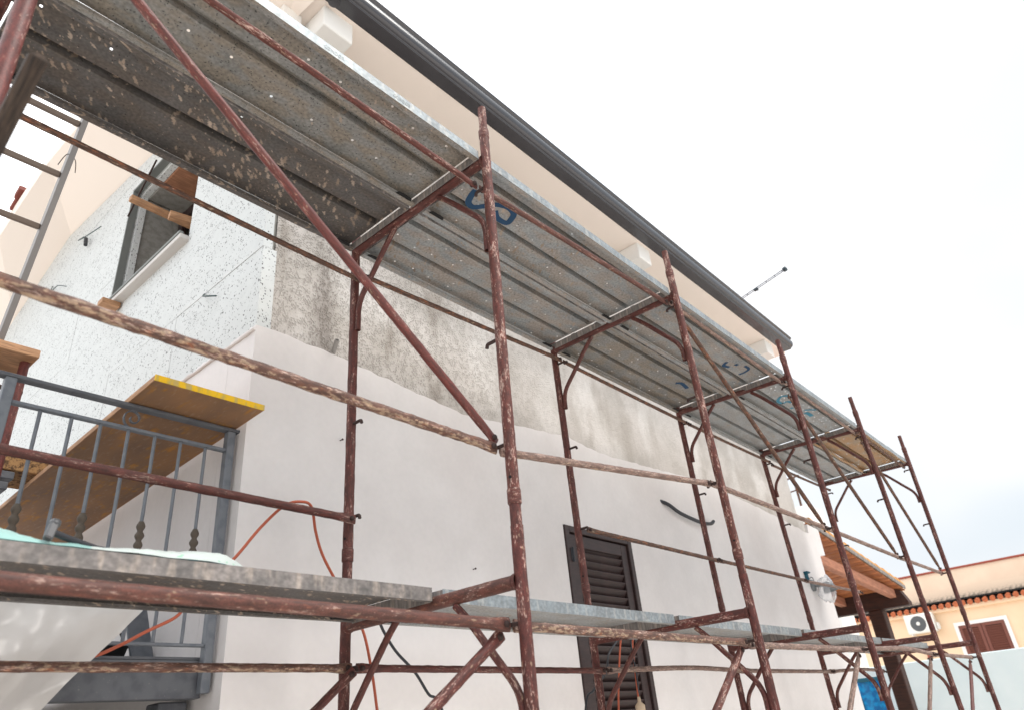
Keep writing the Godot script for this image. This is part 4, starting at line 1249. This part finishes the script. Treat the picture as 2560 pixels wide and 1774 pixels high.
# ------------------------------------------------------------------ steel landing with railing at the gable
func build_landing() -> void:
	var L := thing("steel_landing", "grey steel stair landing with scrolled railing beside the gable", "landing", Vector3(-1.3, 0, -2.4))
	var Z := -1.45
	var mb := MB.new()
	# channel beam in front
	mb.lbox(-2.9, -0.395, 1.785, 1.93, Z - 0.012, Z, 0.002)
	mb.lbox(-2.9, -0.395, 1.785, 1.797, Z - 0.07, Z - 0.0125, 0.002)
	mb.lbox(-2.9, -0.395, 1.918, 1.93, Z - 0.07, Z - 0.0125, 0.002)
	part(L, "front_beam", mb, M.rail_dark)
	mb = MB.new(); mb.lbox(-2.9, -0.375, 1.785, 1.93, -3.55, -3.54); part(L, "back_beam", mb, M.rail_dark)
	mb = MB.new(); mb.lbox(-2.9, -0.385, 1.932, 1.942, -3.55, Z - 0.002); part(L, "floor_plate", mb, M.rail_dark)
	for q in [[-0.45, -1.62], [-2.7, -1.62], [-0.45, -3.45], [-2.7, -3.45]]:
		mb = MB.new(); mb.lbox(q[0] - 0.06, q[0] + 0.06, 0.0, 1.784, q[1] - 0.06, q[1] + 0.06, 0.006); part(L, "column", mb, M.rail_dark)
	for x in [-0.397, -1.335]:
		mb = MB.new(); mb.lbox(x - 0.02, x + 0.02, 1.80 if x > -1.0 else 1.943, 2.956, Z - 0.02 + 0.021, Z + 0.041, 0.003); part(L, "post", mb, M.rail)
	mb = MB.new(); mb.lbox(-1.385, -0.345, 2.957, 2.972, Z - 0.002, Z + 0.044, 0.003)
	mb.lathe(Vector3(-0.345, 2.9645, Z + 0.021), Vector3.RIGHT, [Vector2(0.0075, 0.0), Vector2(0.006, 0.012), Vector2(0.0, 0.016)], 10)
	part(L, "top_rail", mb, M.rail_dark)
	mb = MB.new(); mb.lbox(-1.314, -0.418, 2.852, 2.866, Z + 0.006, Z + 0.036, 0.002); part(L, "upper_rail", mb, M.rail)
	mb = MB.new(); mb.lbox(-1.314, -0.418, 1.978, 1.99, Z + 0.008, Z + 0.034, 0.002); part(L, "bottom_rail", mb, M.rail)
	var xs := [-1.208, -1.091, -0.977, -0.862, -0.747, -0.630, -0.512]
	for k in xs.size():
		var x: float = xs[k]
		mb = MB.new(); mb.box(Transform3D(Basis(Vector3.UP, PI / 4), Vector3(x, 2.421, Z + 0.021)), Vector3(0.0125, 0.862, 0.0125), 0.002)
		var bl := part(L, "baluster", mb, M.rail)
		if k % 2 == 0:
			mb = MB.new()
			var pf := []
			for j in 25:
				var u := j / 24.0
				pf.append(Vector2(0.0105 + 0.0085 * pow(absf(sin(u * PI * 3.0)), 1.4) * (0.75 + 0.25 * sin(u * PI)), -0.06 + 0.12 * u))
			mb.lathe(Vector3(x, 2.405, Z + 0.021), Vector3.UP, pf, 14)
			part(bl, "knuckle", mb, M.knuckle)
	# scroll between the two upper rails
	mb = MB.new()
	var sp := []
	for j in 40:
		var u := j / 39.0
		var th := PI * 1.45 - u * TAU * 1.28
		var r := lerpf(0.047, 0.011, u)
		sp.append(Vector3(-0.853 + cos(th) * r * 0.95, 2.911 + sin(th) * r, Z + 0.021))
	for j in sp.size() - 1:
		mb.bar(sp[j], sp[j + 1] + (sp[j + 1] - sp[j]) * 0.15, 0.014, 0.005, Vector3(0, 0, 1).cross(sp[j + 1] - sp[j]).normalized())
	part(L, "scroll", mb, M.rail_dark)
	# wall and darkness under the landing
	mb = MB.new(); mb.lbox(-6.0, -0.365, 0.0, 1.78, -3.75, -3.6); part(L, "back_wall", mb, M.cement)
	mb = MB.new(); mb.lbox(-6.0, -2.95, 1.90, 1.95, -3.75, -1.5); part(L, "side_floor", mb, M.cement)
	mb = MB.new(); mb.lbox(-3.1, -2.95, 0.0, 1.9, -3.6, -1.5); part(L, "cheek_wall", mb, M.cement)
	# two treads of the stair going up
	for k in 2:
		mb = MB.new(); mb.lbox(-2.2, -0.96 - 0.03 * k, 2.944 - 0.075 * k, 2.985 - 0.075 * k, -2.75, -2.58 + 0.05 * k, 0.004); part(L, "stair_tread", mb, M.rail_dark)
	mb = MB.new(); mb.bar(Vector3(-2.18, 1.943, -2.66), Vector3(-2.18, 2.95, -2.66), 0.05, 0.05, Vector3.RIGHT, 0.004); part(L, "stair_post", mb, M.rail_dark)
	mb = MB.new(); mb.bar(Vector3(-1.1, 1.943, -2.7), Vector3(-1.1, 2.86, -2.7), 0.05, 0.05, Vector3.RIGHT, 0.004); part(L, "stair_post", mb, M.rail_dark)

	mb = MB.new(); mb.lbox(-2.1, -0.80, 3.0, 3.075, -2.9, -2.60, 0.004)
	solo("rough_board", "stained rough board lying on the stair treads behind the railing", "board", mb, M.osb)
	var fp := thing("formwork_panel", "brown shuttering panel with yellow edges resting on the railing", "board", Vector3(-0.63, 2.98, -2.4))
	var s := Vector3(-0.632, 3.0, -1.175); var t := Vector3(-0.632, 2.885, -3.62)
	mb = MB.new(); mb.bar(s, t, 0.506, 0.024, Vector3.UP); part(fp, "face", mb, M.formwork)
	var dn := (t - s).normalized()
	for x in [-0.2555, 0.2555]:
		mb = MB.new(); mb.bar(s + Vector3(x, 0.001, 0), t + Vector3(x, 0.001, 0), 0.004, 0.026, Vector3.UP, 0.001); part(fp, "long_edge", mb, M.timber)
	mb = MB.new(); mb.bar(s + Vector3(-0.258, 0.001, 0) - dn * 0.003, s + Vector3(0.258, 0.001, 0) - dn * 0.003, 0.006, 0.028, Vector3.UP, 0.001); part(fp, "yellow_edge", mb, M.yellow)

	# site bits standing on the landing
	var ts := thing("red_prop", "dark red prop tube standing behind the railing corner post", "scaffold tube", Vector3(-1.19, 1.943, -1.93))
	mb = MB.new(); mb.tube([Vector3(-1.19, 1.944, -1.93), Vector3(-1.19, 3.283, -1.93)], 0.021, 12, 0.001, 5); part(ts, "tube", mb, M.red)
	mb = MB.new(); mb.tube([Vector3(-1.17, 3.13, -1.93), Vector3(-1.29, 3.14, -1.93)], 0.011, 8); part(ts, "peg", mb, M.iron)
	mb = MB.new(); mb.lbox(-3.0, -1.158, 3.284, 3.326, -2.09, -1.845, 0.004)
	solo("scaffold_board", "pale timber board end above the railing at the left edge", "board", mb, M.timber)
	var bd := thing("board_trestle", "timber upright carrying the pale board at the left edge", "post", Vector3(-2.6, 1.95, -1.97))
	mb = MB.new(); mb.bar(Vector3(-2.6, 1.944, -1.97), Vector3(-2.6, 3.283, -1.97), 0.1, 0.1, Vector3.RIGHT, 0.004); part(bd, "upright", mb, M.timber)
	mb = MB.new(); mb.lbox(-2.8, -2.4, 3.18, 3.282, -2.0, -1.94, 0.004); part(bd, "head", mb, M.timber)
	# bucket-like mortar tub behind the balusters
	var tub := thing("mortar_tub", "black mortar tub on the landing behind the balusters", "tub", Vector3(-0.60, 1.943, -2.15))
	mb = MB.new(); mb.lathe(Vector3(-0.60, 1.944, -2.15), Vector3.UP, [Vector2(0.0, 0.0), Vector2(0.13, 0.0), Vector2(0.16, 0.12), Vector2(0.168, 0.125), Vector2(0.155, 0.12), Vector2(0.125, 0.01), Vector2(0.0, 0.01)], 24); part(tub, "body", mb, M.hole)
	mb = MB.new(); mb.tube(curve([Vector3(-0.44, 2.06, -2.15), Vector3(-0.50, 2.14, -2.10), Vector3(-0.62, 2.16, -2.08), Vector3(-0.75, 2.06, -2.15)]), 0.006, 8); part(tub, "handle", mb, M.steel)
	mb = MB.new(); mb.bar(Vector3(-0.40, 1.95, -2.0), Vector3(-0.47, 2.22, -2.02), 0.10, 0.02, Vector3(0, 0, 1), 0.003)
	solo("steel_offcut", "grey steel plate leaning against the side wall on the landing", "plate", mb, M.rail)

# ------------------------------------------------------------------ ladder, cables and small things
func ribbon(mb: MB, pts: Array, w: float, y: float) -> void:       # flat painted stroke on the underside of a sheet
	var P := []
	for q in pts: P.append(Vector3(q[0], y, q[1]))
	P = curve(P, 5)
	for k in P.size() - 1:
		var a: Vector3 = P[k]; var b: Vector3 = P[k + 1]
		var d := (b - a).normalized()
		var n0 := Vector3(-d.z, 0, d.x) * w * 0.5
		var d2: Vector3 = d if k + 2 >= P.size() else (P[k + 2] - b).normalized()
		var n1 := Vector3(-d2.z, 0, d2.x) * w * 0.5
		mb.quad(a + n0, b + n1, b - n1, a - n0)

func cable(called: String, label: String, pts: Array, r: float, m: Material, grp := "") -> MeshInstance3D:
	var mb := MB.new()
	mb.tube(curve(pts, 7), r, 8)
	return solo(called, label, "cable", mb, m, grp)

func find_plank(i: int) -> Node3D:
	return get_node("metal_plank" if i == 0 else "metal_plank_%03d" % i) as Node3D

func build_small_things() -> void:
	# spray marks under the planks (bays 2, 3, 4) and the maker's stamp on the first plank's edge
	var mb: MB
	var marks := [
		[3, 0.036, M.paint_blue, [[0.178, -0.218], [0.19, -0.262], [0.217, -0.312], [0.262, -0.322], [0.296, -0.285], [0.33, -0.235], [0.372, -0.207], [0.42, -0.196], [0.47, -0.212], [0.492, -0.25], [0.50, -0.288], [0.46, -0.298], [0.415, -0.292], [0.372, -0.262]]],
		[6, 0.03, M.paint_blue, [[3.13, -0.255], [3.165, -0.305], [3.235, -0.288]]],
		[6, 0.03, M.paint_blue, [[3.225, -0.232], [3.26, -0.226]]],
		[6, 0.026, M.paint_blue, [[3.32, -0.192], [3.40, -0.194], [3.43, -0.242], [3.435, -0.30]]],
		[7, 0.035, M.paint_blue, [[3.13, -0.735], [3.17, -0.704], [3.24, -0.71], [3.31, -0.722]]],
		[9, 0.03, M.paint_teal, [[4.235, -0.195], [4.19, -0.245], [4.262, -0.31], [4.352, -0.306], [4.35, -0.256], [4.42, -0.24]]],
		[9, 0.03, M.paint_teal, [[4.53, -0.30], [4.56, -0.285]]],
		[9, 0.026, M.paint_teal, [[4.70, -0.232], [4.765, -0.17], [4.80, -0.155]]],
		[9, 0.04, M.paint_teal, [[4.77, -0.25], [4.84, -0.24], [4.92, -0.242]]]]
	for q in marks:
		mb = MB.new()
		ribbon(mb, q[3], q[1], 4.0505 if q[0] != 7 else 4.0485)
		part(find_plank(q[0]), "spray_mark", mb, q[2])
	for x in [-0.855, -0.498]:
		var tm := TextMesh.new()
		tm.text = "CONDOR"
		var sf := SystemFont.new(); sf.font_names = PackedStringArray(["Droid Sans"])
		tm.font = sf
		tm.font_size = 32; tm.pixel_size = 0.00075; tm.depth = 0.0016; tm.curve_step = 2.0
		tm.material = M.zinc
		var mi := MeshInstance3D.new()
		mi.name = "stamped_lettering"
		mi.mesh = tm
		var pk := find_plank(0)
		pk.add_child(mi, true)
		mi.position = Vector3(x, 4.024, -0.0175) - pk.position

	# ladder leaning from the landing against the upper deck
	var ld := thing("ladder", "grey metal ladder leaning from the landing up to the deck", "ladder", Vector3(-1.51, 1.943, -2.57))
	var dirv := Vector3(0, cos(0.408), sin(0.408))
	var foot := Vector3(-1.31, 4.407, -1.495) - dirv * ((4.407 - 1.945) / cos(0.408))
	for x in [0.0, -0.42]:
		mb = MB.new()
		mb.bar(foot + Vector3(x, 0, 0), foot + Vector3(x, 0, 0) + dirv * 3.05, 0.026, 0.062, Vector3(0, -sin(0.408), cos(0.408)), 0.003)
		part(ld, "rail", mb, M.ladder)
	var k0 := (4.407 - 1.945) / cos(0.408)
	for k in range(-1, 9):
		var c := foot + dirv * (k0 - 0.28 * k)
		mb = MB.new()
		mb.bar(c + Vector3(-0.40, 0, 0), c + Vector3(-0.014, 0, 0), 0.028, 0.028, dirv, 0.004)
		part(ld, "rung", mb, M.rung)
	cable("tie_wire", "thin twisted tie wire on the ladder rail", [Vector3(-1.345, 4.20, -1.60), Vector3(-1.33, 4.24, -1.545), Vector3(-1.29, 4.23, -1.55), Vector3(-1.27, 4.18, -1.58)], 0.002, M.iron)
	# weathered batten tied to the left frame, pointing at the street
	mb = MB.new()
	mb.bar(Vector3(-1.868, 2.0, 0.02), Vector3(-1.843, 2.632, 0.560), 0.03, 0.042, Vector3(0, -0.64, 0.76), 0.008)
	solo("weathered_batten", "dark weathered batten sticking out beside the leftmost scaffold upright", "batten", mb, M.old_wood)

	# battens and bar stuck in the gable window
	mb = MB.new(); mb.bar(Vector3(-0.60, 5.262, -2.9), Vector3(-0.02, 5.25, -2.9), 0.05, 0.042, Vector3.UP, 0.003)
	solo("window_batten", "timber batten sticking out through the gable window opening", "batten", mb, M.timber)
	mb = MB.new(); mb.bar(Vector3(-0.40, 5.065, -2.66), Vector3(-0.12, 5.062, -2.60), 0.06, 0.055, Vector3.UP, 0.003)
	solo("window_block", "short pale timber block in the gable window opening", "timber block", mb, M.timber)
	mb = MB.new(); mb.lbox(-0.50, -0.37, 4.628, 4.67, -3.45, -3.36, 0.003)
	solo("sill_batten", "timber batten end poking out under the left end of the gable sill", "batten", mb, M.timber)
	mb = MB.new(); mb.bar(Vector3(-0.43, 5.84, -3.03), Vector3(-0.43, 5.50, -3.42), 0.012, 0.012, Vector3.RIGHT, 0.001)
	solo("steel_bar", "thin dark steel bar leaning across the gable window corner", "bar", mb, M.iron)
	# cut wires on the insulation
	cable("wall_wire", "forked thin wire with black connector on the insulation near the roof", [Vector3(-0.362, 6.10, -4.74), Vector3(-0.42, 5.98, -4.66), Vector3(-0.44, 5.86, -4.4), Vector3(-0.42, 5.80, -4.08)], 0.0045, M.green_wire, "wires on the insulation")
	mb = MB.new(); mb.tube(curve([Vector3(-0.362, 6.09, -4.73), Vector3(-0.39, 5.98, -4.58), Vector3(-0.395, 5.93, -4.53)]), 0.005, 8); mb.tube([Vector3(-0.395, 5.94, -4.53), Vector3(-0.395, 5.85, -4.50)], 0.017, 10)
	solo("wire_connector", "black connector hanging from a wire on the insulation", "connector", mb, M.black_cable)
	cable("wall_wire", "short twisted wire on the insulation near the raw concrete corner", [Vector3(-0.364, 4.06, -1.99), Vector3(-0.40, 4.00, -1.93), Vector3(-0.41, 3.96, -1.86), Vector3(-0.38, 3.945, -1.80)], 0.0045, M.green_wire, "wires on the insulation")
	cable("wall_wire", "pair of thin wires on the insulation beside the ladder", [Vector3(-0.362, 5.86, -5.38), Vector3(-0.40, 5.70, -5.2), Vector3(-0.42, 5.62, -4.95), Vector3(-0.41, 5.50, -4.72)], 0.0045, M.green_wire, "wires on the insulation")

	# black conduit tail out of the wall
	mb = MB.new(); mb.tube(curve([Vector3(3.62, 3.285, WALL - 0.02), Vector3(3.70, 3.25, WALL + 0.03), Vector3(3.86, 3.19, WALL + 0.05), Vector3(4.20, 3.155, WALL + 0.06), Vector3(4.40, 3.17, WALL + 0.06), Vector3(4.50, 3.21, WALL + 0.05)]), 0.0165, 12, 0, 0, 0, 0, true)
	solo("conduit", "black corrugated conduit tail curving out of the white wall", "conduit", mb, M.black_cable)

	# wrapped wall lamp
	var lp := thing("wall_lamp", "grey wall lamp wrapped in a clear plastic bag", "lamp", Vector3(6.95, 2.76, WALL))
	mb = MB.new(); mb.lathe(Vector3(6.86, 2.80, WALL), Vector3.BACK, [Vector2(0.055, 0.0), Vector2(0.055, 0.03), Vector2(0.02, 0.035), Vector2(0.0, 0.035)], 18); part(lp, "wall_plate", mb, M.lamp)
	mb = MB.new(); mb.tube(arc([Vector3(6.86, 2.80, WALL + 0.03), Vector3(6.88, 2.79, WALL + 0.12), Vector3(6.92, 2.77, WALL + 0.15)], 0.03), 0.014, 10); part(lp, "arm", mb, M.lamp)
	mb = MB.new(); mb.lathe(Vector3(6.94, 2.84, WALL + 0.15), Vector3(0.25, -1, 0.1).normalized(), [Vector2(0.0, 0.0), Vector2(0.04, 0.005), Vector2(0.05, 0.03), Vector2(0.075, 0.08), Vector2(0.08, 0.12), Vector2(0.0, 0.122)], 20); part(lp, "shade", mb, M.lamp)
	mb = MB.new()
	var ns := FastNoiseLite.new(); ns.seed = 33; ns.frequency = 6.0
	var base := 0
	for j in 13:
		for i in 21:
			var th := TAU * i / 20.0; var u := j / 12.0
			var d := Vector3(cos(th) * sin(u * PI), cos(u * PI) * 1.25, sin(th) * sin(u * PI))
			var rr := 0.115 + 0.04 * ns.get_noise_3d(d.x * 0.2, d.y * 0.2, d.z * 0.2) + 0.03 * ns.get_noise_3d(d.x * 0.7, d.y * 0.7, d.z * 0.7)
			var q := Vector3(6.97, 2.75, WALL + 0.12) + d * rr * Vector3(1.05, 1.0, 0.8)
			q.z = maxf(q.z, WALL + 0.006)
			mb.vert(q, d.normalized(), Vector2(i / 20.0, u))
	for j in 12:
		for i in 20:
			var a := base + j * 21 + i
			mb.tri_i(a, a + 1, a + 22); mb.tri_i(a, a + 22, a + 21)
	part(lp, "plastic_bag", mb, M.clear_bag)
	var hk := thing("hose_clip", "small dark green clip on the wall above the wrapped lamp", "clip", Vector3(6.73, 2.90, WALL))
	mb = MB.new(); mb.lbox(6.69, 6.78, 2.935, 2.955, WALL, WALL + 0.05, 0.004); mb.lbox(6.70, 6.725, 2.86, 2.934, WALL, WALL + 0.04, 0.004); mb.lbox(6.71, 6.80, 2.845, 2.859, WALL, WALL + 0.05, 0.004); part(hk, "body", mb, M.tarp_dark)
	mb = MB.new(); mb.tube(curve([Vector3(6.79, 2.88, WALL + 0.01), Vector3(6.85, 2.90, WALL + 0.03), Vector3(6.88, 2.86, WALL + 0.03), Vector3(6.87, 2.80, WALL + 0.03)]), 0.004, 6); part(hk, "lead", mb, M.black_cable)

	# cables hung over the scaffold
	cable("extension_cable", "orange extension cable looped over the inner guard rail", [Vector3(-0.60, 2.16, -1.05), Vector3(-0.522, 2.265, -1.02), Vector3(-0.45, 2.376, -0.99), Vector3(-0.363, 2.475, -0.965), Vector3(-0.297, 2.497, -0.94), Vector3(-0.235, 2.487, -0.955), Vector3(-0.179, 2.400, -1.0), Vector3(-0.126, 2.310, -1.02), Vector3(-0.04, 2.20, -1.03), Vector3(0.06, 2.07, -1.03), Vector3(0.114, 1.99, -1.03), Vector3(0.155, 1.85, -1.03), Vector3(0.185, 1.70, -1.03), Vector3(0.25, 1.3, -1.03), Vector3(0.3, 0.4, -1.05), Vector3(0.5, 0.008, -1.0), Vector3(0.9, 0.008, -0.9)], 0.0062, M.orange_cable)
	cable("extension_cable", "orange cable rising across the landing to the railing", [Vector3(-0.55, 2.12, -1.36), Vector3(-0.586, 2.076, -1.36), Vector3(-0.69, 2.02, -1.36), Vector3(-0.79, 1.962, -1.37), Vector3(-0.88, 1.925, -1.38), Vector3(-1.05, 1.90, -1.39), Vector3(-1.5, 1.2, -1.39), Vector3(-1.7, 0.2, -1.39), Vector3(-1.9, 0.008, -1.3)], 0.0065, M.orange_cable)
	cable("extension_cable", "orange cable from the railing up to the guard rail", [Vector3(-0.55, 2.12, -1.36), Vector3(-0.57, 2.15, -1.2), Vector3(-0.60, 2.16, -1.05)], 0.0062, M.orange_cable)
	cable("black_cable", "black cable hanging below the lower deck in front of the white wall", [Vector3(0.20, 2.07, -1.04), Vector3(0.281, 2.02, -1.1), Vector3(0.356, 1.932, -1.1), Vector3(0.468, 1.845, -1.1), Vector3(0.55, 1.75, -1.1), Vector3(0.65, 1.65, -1.1), Vector3(0.9, 1.0, -1.1), Vector3(1.0, 0.2, -1.1), Vector3(1.2, 0.009, -1.1)], 0.0068, M.black_cable)
	cable("black_cable", "black cable hanging in front of the louvred shutter", [Vector3(2.25, 2.09, -1.08), Vector3(2.215, 2.03, -1.1), Vector3(2.10, 1.946, -1.1), Vector3(2.05, 1.848, -1.1), Vector3(1.889, 1.745, -1.1), Vector3(1.78, 1.63, -1.1), Vector3(1.6, 0.9, -1.1), Vector3(1.6, 0.009, -1.1)], 0.0068, M.black_cable)
	cable("extension_cable", "orange cable hanging straight in front of the louvred shutter", [Vector3(2.27, 2.09, -1.07), Vector3(2.262, 2.03, -1.1), Vector3(2.182, 1.818, -1.1), Vector3(2.12, 1.60, -1.1), Vector3(2.0, 1.0, -1.1), Vector3(1.95, 0.009, -1.1)], 0.006, M.orange_cable)
	cable("extension_cable", "orange cable running down to the pale plug before the shutter", [Vector3(2.44, 2.09, -1.07), Vector3(2.405, 2.03, -1.1), Vector3(2.379, 1.82, -1.1), Vector3(2.372, 1.70, -1.1)], 0.006, M.orange_cable)
	cable("black_cable", "black cable running down to the pale plug before the shutter", [Vector3(2.40, 2.09, -1.06), Vector3(2.37, 2.03, -1.09), Vector3(2.375, 1.82, -1.09), Vector3(2.376, 1.69, -1.1)], 0.0055, M.black_cable)
	mb = MB.new(); mb.lathe(Vector3(2.376, 1.60, -1.1), Vector3.UP, [Vector2(0.0, 0.0), Vector2(0.03, 0.0), Vector2(0.032, 0.05), Vector2(0.012, 0.07), Vector2(0.01, 0.10), Vector2(0.0, 0.10)], 14)
	solo("plug", "pale plug hanging on cables in front of the louvred shutter", "plug", mb, M.plug)

	# bag and hammer on the lower deck
	mb = MB.new()
	var nb := FastNoiseLite.new(); nb.seed = 21; nb.frequency = 3.0; nb.fractal_octaves = 3
	var nx := 60; var nz2 := 22
	for side in 2:
		for j in nz2 + 1:
			for i in nx + 1:
				var u := float(i) / nx; var v := float(j) / nz2
				var x := lerpf(-1.78, -0.745, u)
				var taper := 1.0 - 0.75 * sm(0.80, 1.0, u) * absf(v - 0.35)
				var z := -0.432 - 0.40 * (0.5 + (v - 0.5) * taper) + 0.012 * nb.get_noise_2d(x * 2.0, 3.0) * (1.0 - v)
				var prof := pow(maxf(0.0, sin(clampf(v, 0.0, 1.0) * PI)), 0.55)
				var ht := lerpf(0.105, 0.03, sm(0.05, 0.5, u)) + 0.028 * sm(0.5, 0.8, u) * (1.0 - sm(0.86, 1.0, u))
				var y := 2.068 + prof * (ht + 0.022 * nb.get_noise_2d(x * 1.6, z * 3.0)) * (1.0 - 0.85 * sm(0.94, 1.0, u))
				if side == 1: y = 2.0645 + 0.003 * prof
				mb.vert(Vector3(x, y, z), Vector3.UP, Vector2(u, v))
	var bb := (nx + 1) * (nz2 + 1)
	for side in 2:
		for j in nz2:
			for i in nx:
				var a := side * bb + j * (nx + 1) + i
				mb.tri_i(a, a + 1, a + nx + 2); mb.tri_i(a, a + nx + 2, a + nx + 1)
	smooth(mb)
	solo("cement_bag", "flattened white and turquoise sack lying on the lower deck", "sack", mb, M.bag)
	var hm := thing("hammer", "worn steel hammer lying on the lower deck edge", "hammer", Vector3(-1.36, 2.064, -0.46))
	mb = MB.new()
	mb.bar(Vector3(-1.376, 2.078, -0.432), Vector3(-1.362, 2.124, -0.452), 0.022, 0.02, Vector3.BACK, 0.004)
	mb.lathe(Vector3(-1.362, 2.120, -0.450), Vector3(0.25, 0.9, -0.35).normalized(), [Vector2(0.011, 0.0), Vector2(0.014, 0.004), Vector2(0.014, 0.014), Vector2(0.0, 0.015)], 12)
	part(hm, "head", mb, M.steel)
	mb = MB.new(); mb.tube([Vector3(-1.372, 2.104, -0.446), Vector3(-1.31, 2.090, -0.455), Vector3(-1.24, 2.078, -0.47), Vector3(-1.12, 2.076, -0.49)], 0.009, 10); part(hm, "handle", mb, M.black_cable)

	# plastic sheet hanging behind the lower deck
	mb = MB.new()
	var nt := FastNoiseLite.new(); nt.seed = 51; nt.frequency = 1.5; nt.fractal_octaves = 4
	nt.fractal_type = FastNoiseLite.FRACTAL_FBM
	var gx := 130; var gy := 120
	var creases := []
	var cr_r := RandomNumberGenerator.new(); cr_r.seed = 64
	for k in 7:
		var th := cr_r.randfn(-0.75, 0.5)
		creases.append([sin(th), cos(th), cr_r.randf_range(0.14, 0.5), cr_r.randf(), cr_r.randf_range(0.09, 0.2)])
	for j in gy + 1:
		for i in gx + 1:
			var y := lerpf(2.16, 0.55, float(j) / gy)
			var xr := -0.774 + (y - 2.072) * 0.84 + 0.008 * sin(y * 14.0)
			var x := lerpf(-2.3, maxf(xr, -2.1), float(i) / gx)
			var fold := 0.09 * nt.get_noise_2d(x * 0.9, y * 0.9)
			for cr in creases:            # crisp folds, each fading in and out along its line
				var q: float = (x * cr[0] + y * cr[1]) / cr[2] + cr[3]
				fold += cr[4] * (absf(q - floorf(q) - 0.5) - 0.25) * (0.5 + 0.9 * nt.get_noise_2d(x * 0.8 + cr[3] * 9.0, y * 0.8))
			mb.vert(Vector3(x, y, -1.19 + fold), Vector3.BACK, Vector2(x, y))
	for j in gy:
		for i in gx:
			var a := j * (gx + 1) + i
			mb.tri_i(a, a + gx + 1, a + gx + 2); mb.tri_i(a, a + gx + 2, a + 1)
	smooth(mb)
	solo("plastic_sheet", "creased translucent white plastic sheet hanging below the lower deck", "plastic sheet", mb, M.sheet)

	# roof antenna
	var an := thing("roof_antenna", "log-periodic aerial sticking up behind the gutter", "antenna", Vector3(7.2, 6.3, -1.6))
	var p0 := Vector3(7.16, 6.90, -1.36); var p1 := Vector3(6.908, 6.90, -0.552)
	for s2 in [-0.013, 0.013]:
		mb = MB.new(); mb.bar(p0 + (p0 - p1) * 0.12 + Vector3(0, s2, 0), p1 + Vector3(0, s2, 0), 0.009, 0.009); part(an, "boom", mb, M.antenna)
	var ad := (p0 - p1).normalized()
	var ac := ad.cross(Vector3.UP).normalized()
	for k in 17:
		var u := k / 16.0
		var c := p1.lerp(p0 + (p0 - p1) * 0.1, 0.05 + 0.95 * pow(u, 1.15))
		var l := lerpf(0.045, 0.22, u)
		var sg := 1.0 if k % 2 == 0 else -1.0
		mb = MB.new(); mb.tube([c + Vector3(0, 0.013, 0), c + Vector3(0, 0.013, 0) + ac * l * sg], 0.0014, 5); mb.tube([c - Vector3(0, 0.013, 0), c - Vector3(0, 0.013, 0) - ac * l * sg], 0.0014, 5); part(an, "element", mb, M.antenna)
		if k % 3 == 0:
			mb = MB.new(); mb.lbox(c.x - 0.004, c.x + 0.004, c.y - 0.011, c.y + 0.011, c.z - 0.004, c.z + 0.004); part(an, "insulator", mb, M.antenna_dark)
	mb = MB.new(); mb.lathe(p1, -ad, [Vector2(0.0, -0.02), Vector2(0.034, -0.018), Vector2(0.036, 0.02), Vector2(0.0, 0.024)], 8); part(an, "end_cap", mb, M.antenna_dark)
	mb = MB.new(); mb.lbox(7.04, 7.085, 6.87, 6.905, -1.08, -1.02, 0.004); part(an, "feed_box", mb, M.antenna_dark)
	mb = MB.new(); mb.tube([Vector3(7.18, 6.2, -1.45), Vector3(7.18, 6.93, -1.45)], 0.016, 10); part(an, "mast", mb, M.antenna)

# averaged vertex normals for a draped grid
func smooth(mb: MB) -> void:
	var acc := PackedVector3Array(); acc.resize(mb.v.size())
	for k in range(0, mb.i.size(), 3):
		var a := mb.i[k]; var b := mb.i[k + 1]; var c := mb.i[k + 2]
		var nn := (mb.v[c] - mb.v[a]).cross(mb.v[b] - mb.v[a])
		acc[a] += nn; acc[b] += nn; acc[c] += nn
	for k in mb.v.size(): mb.n[k] = acc[k].normalized() if acc[k].length() > 0.0 else Vector3.UP
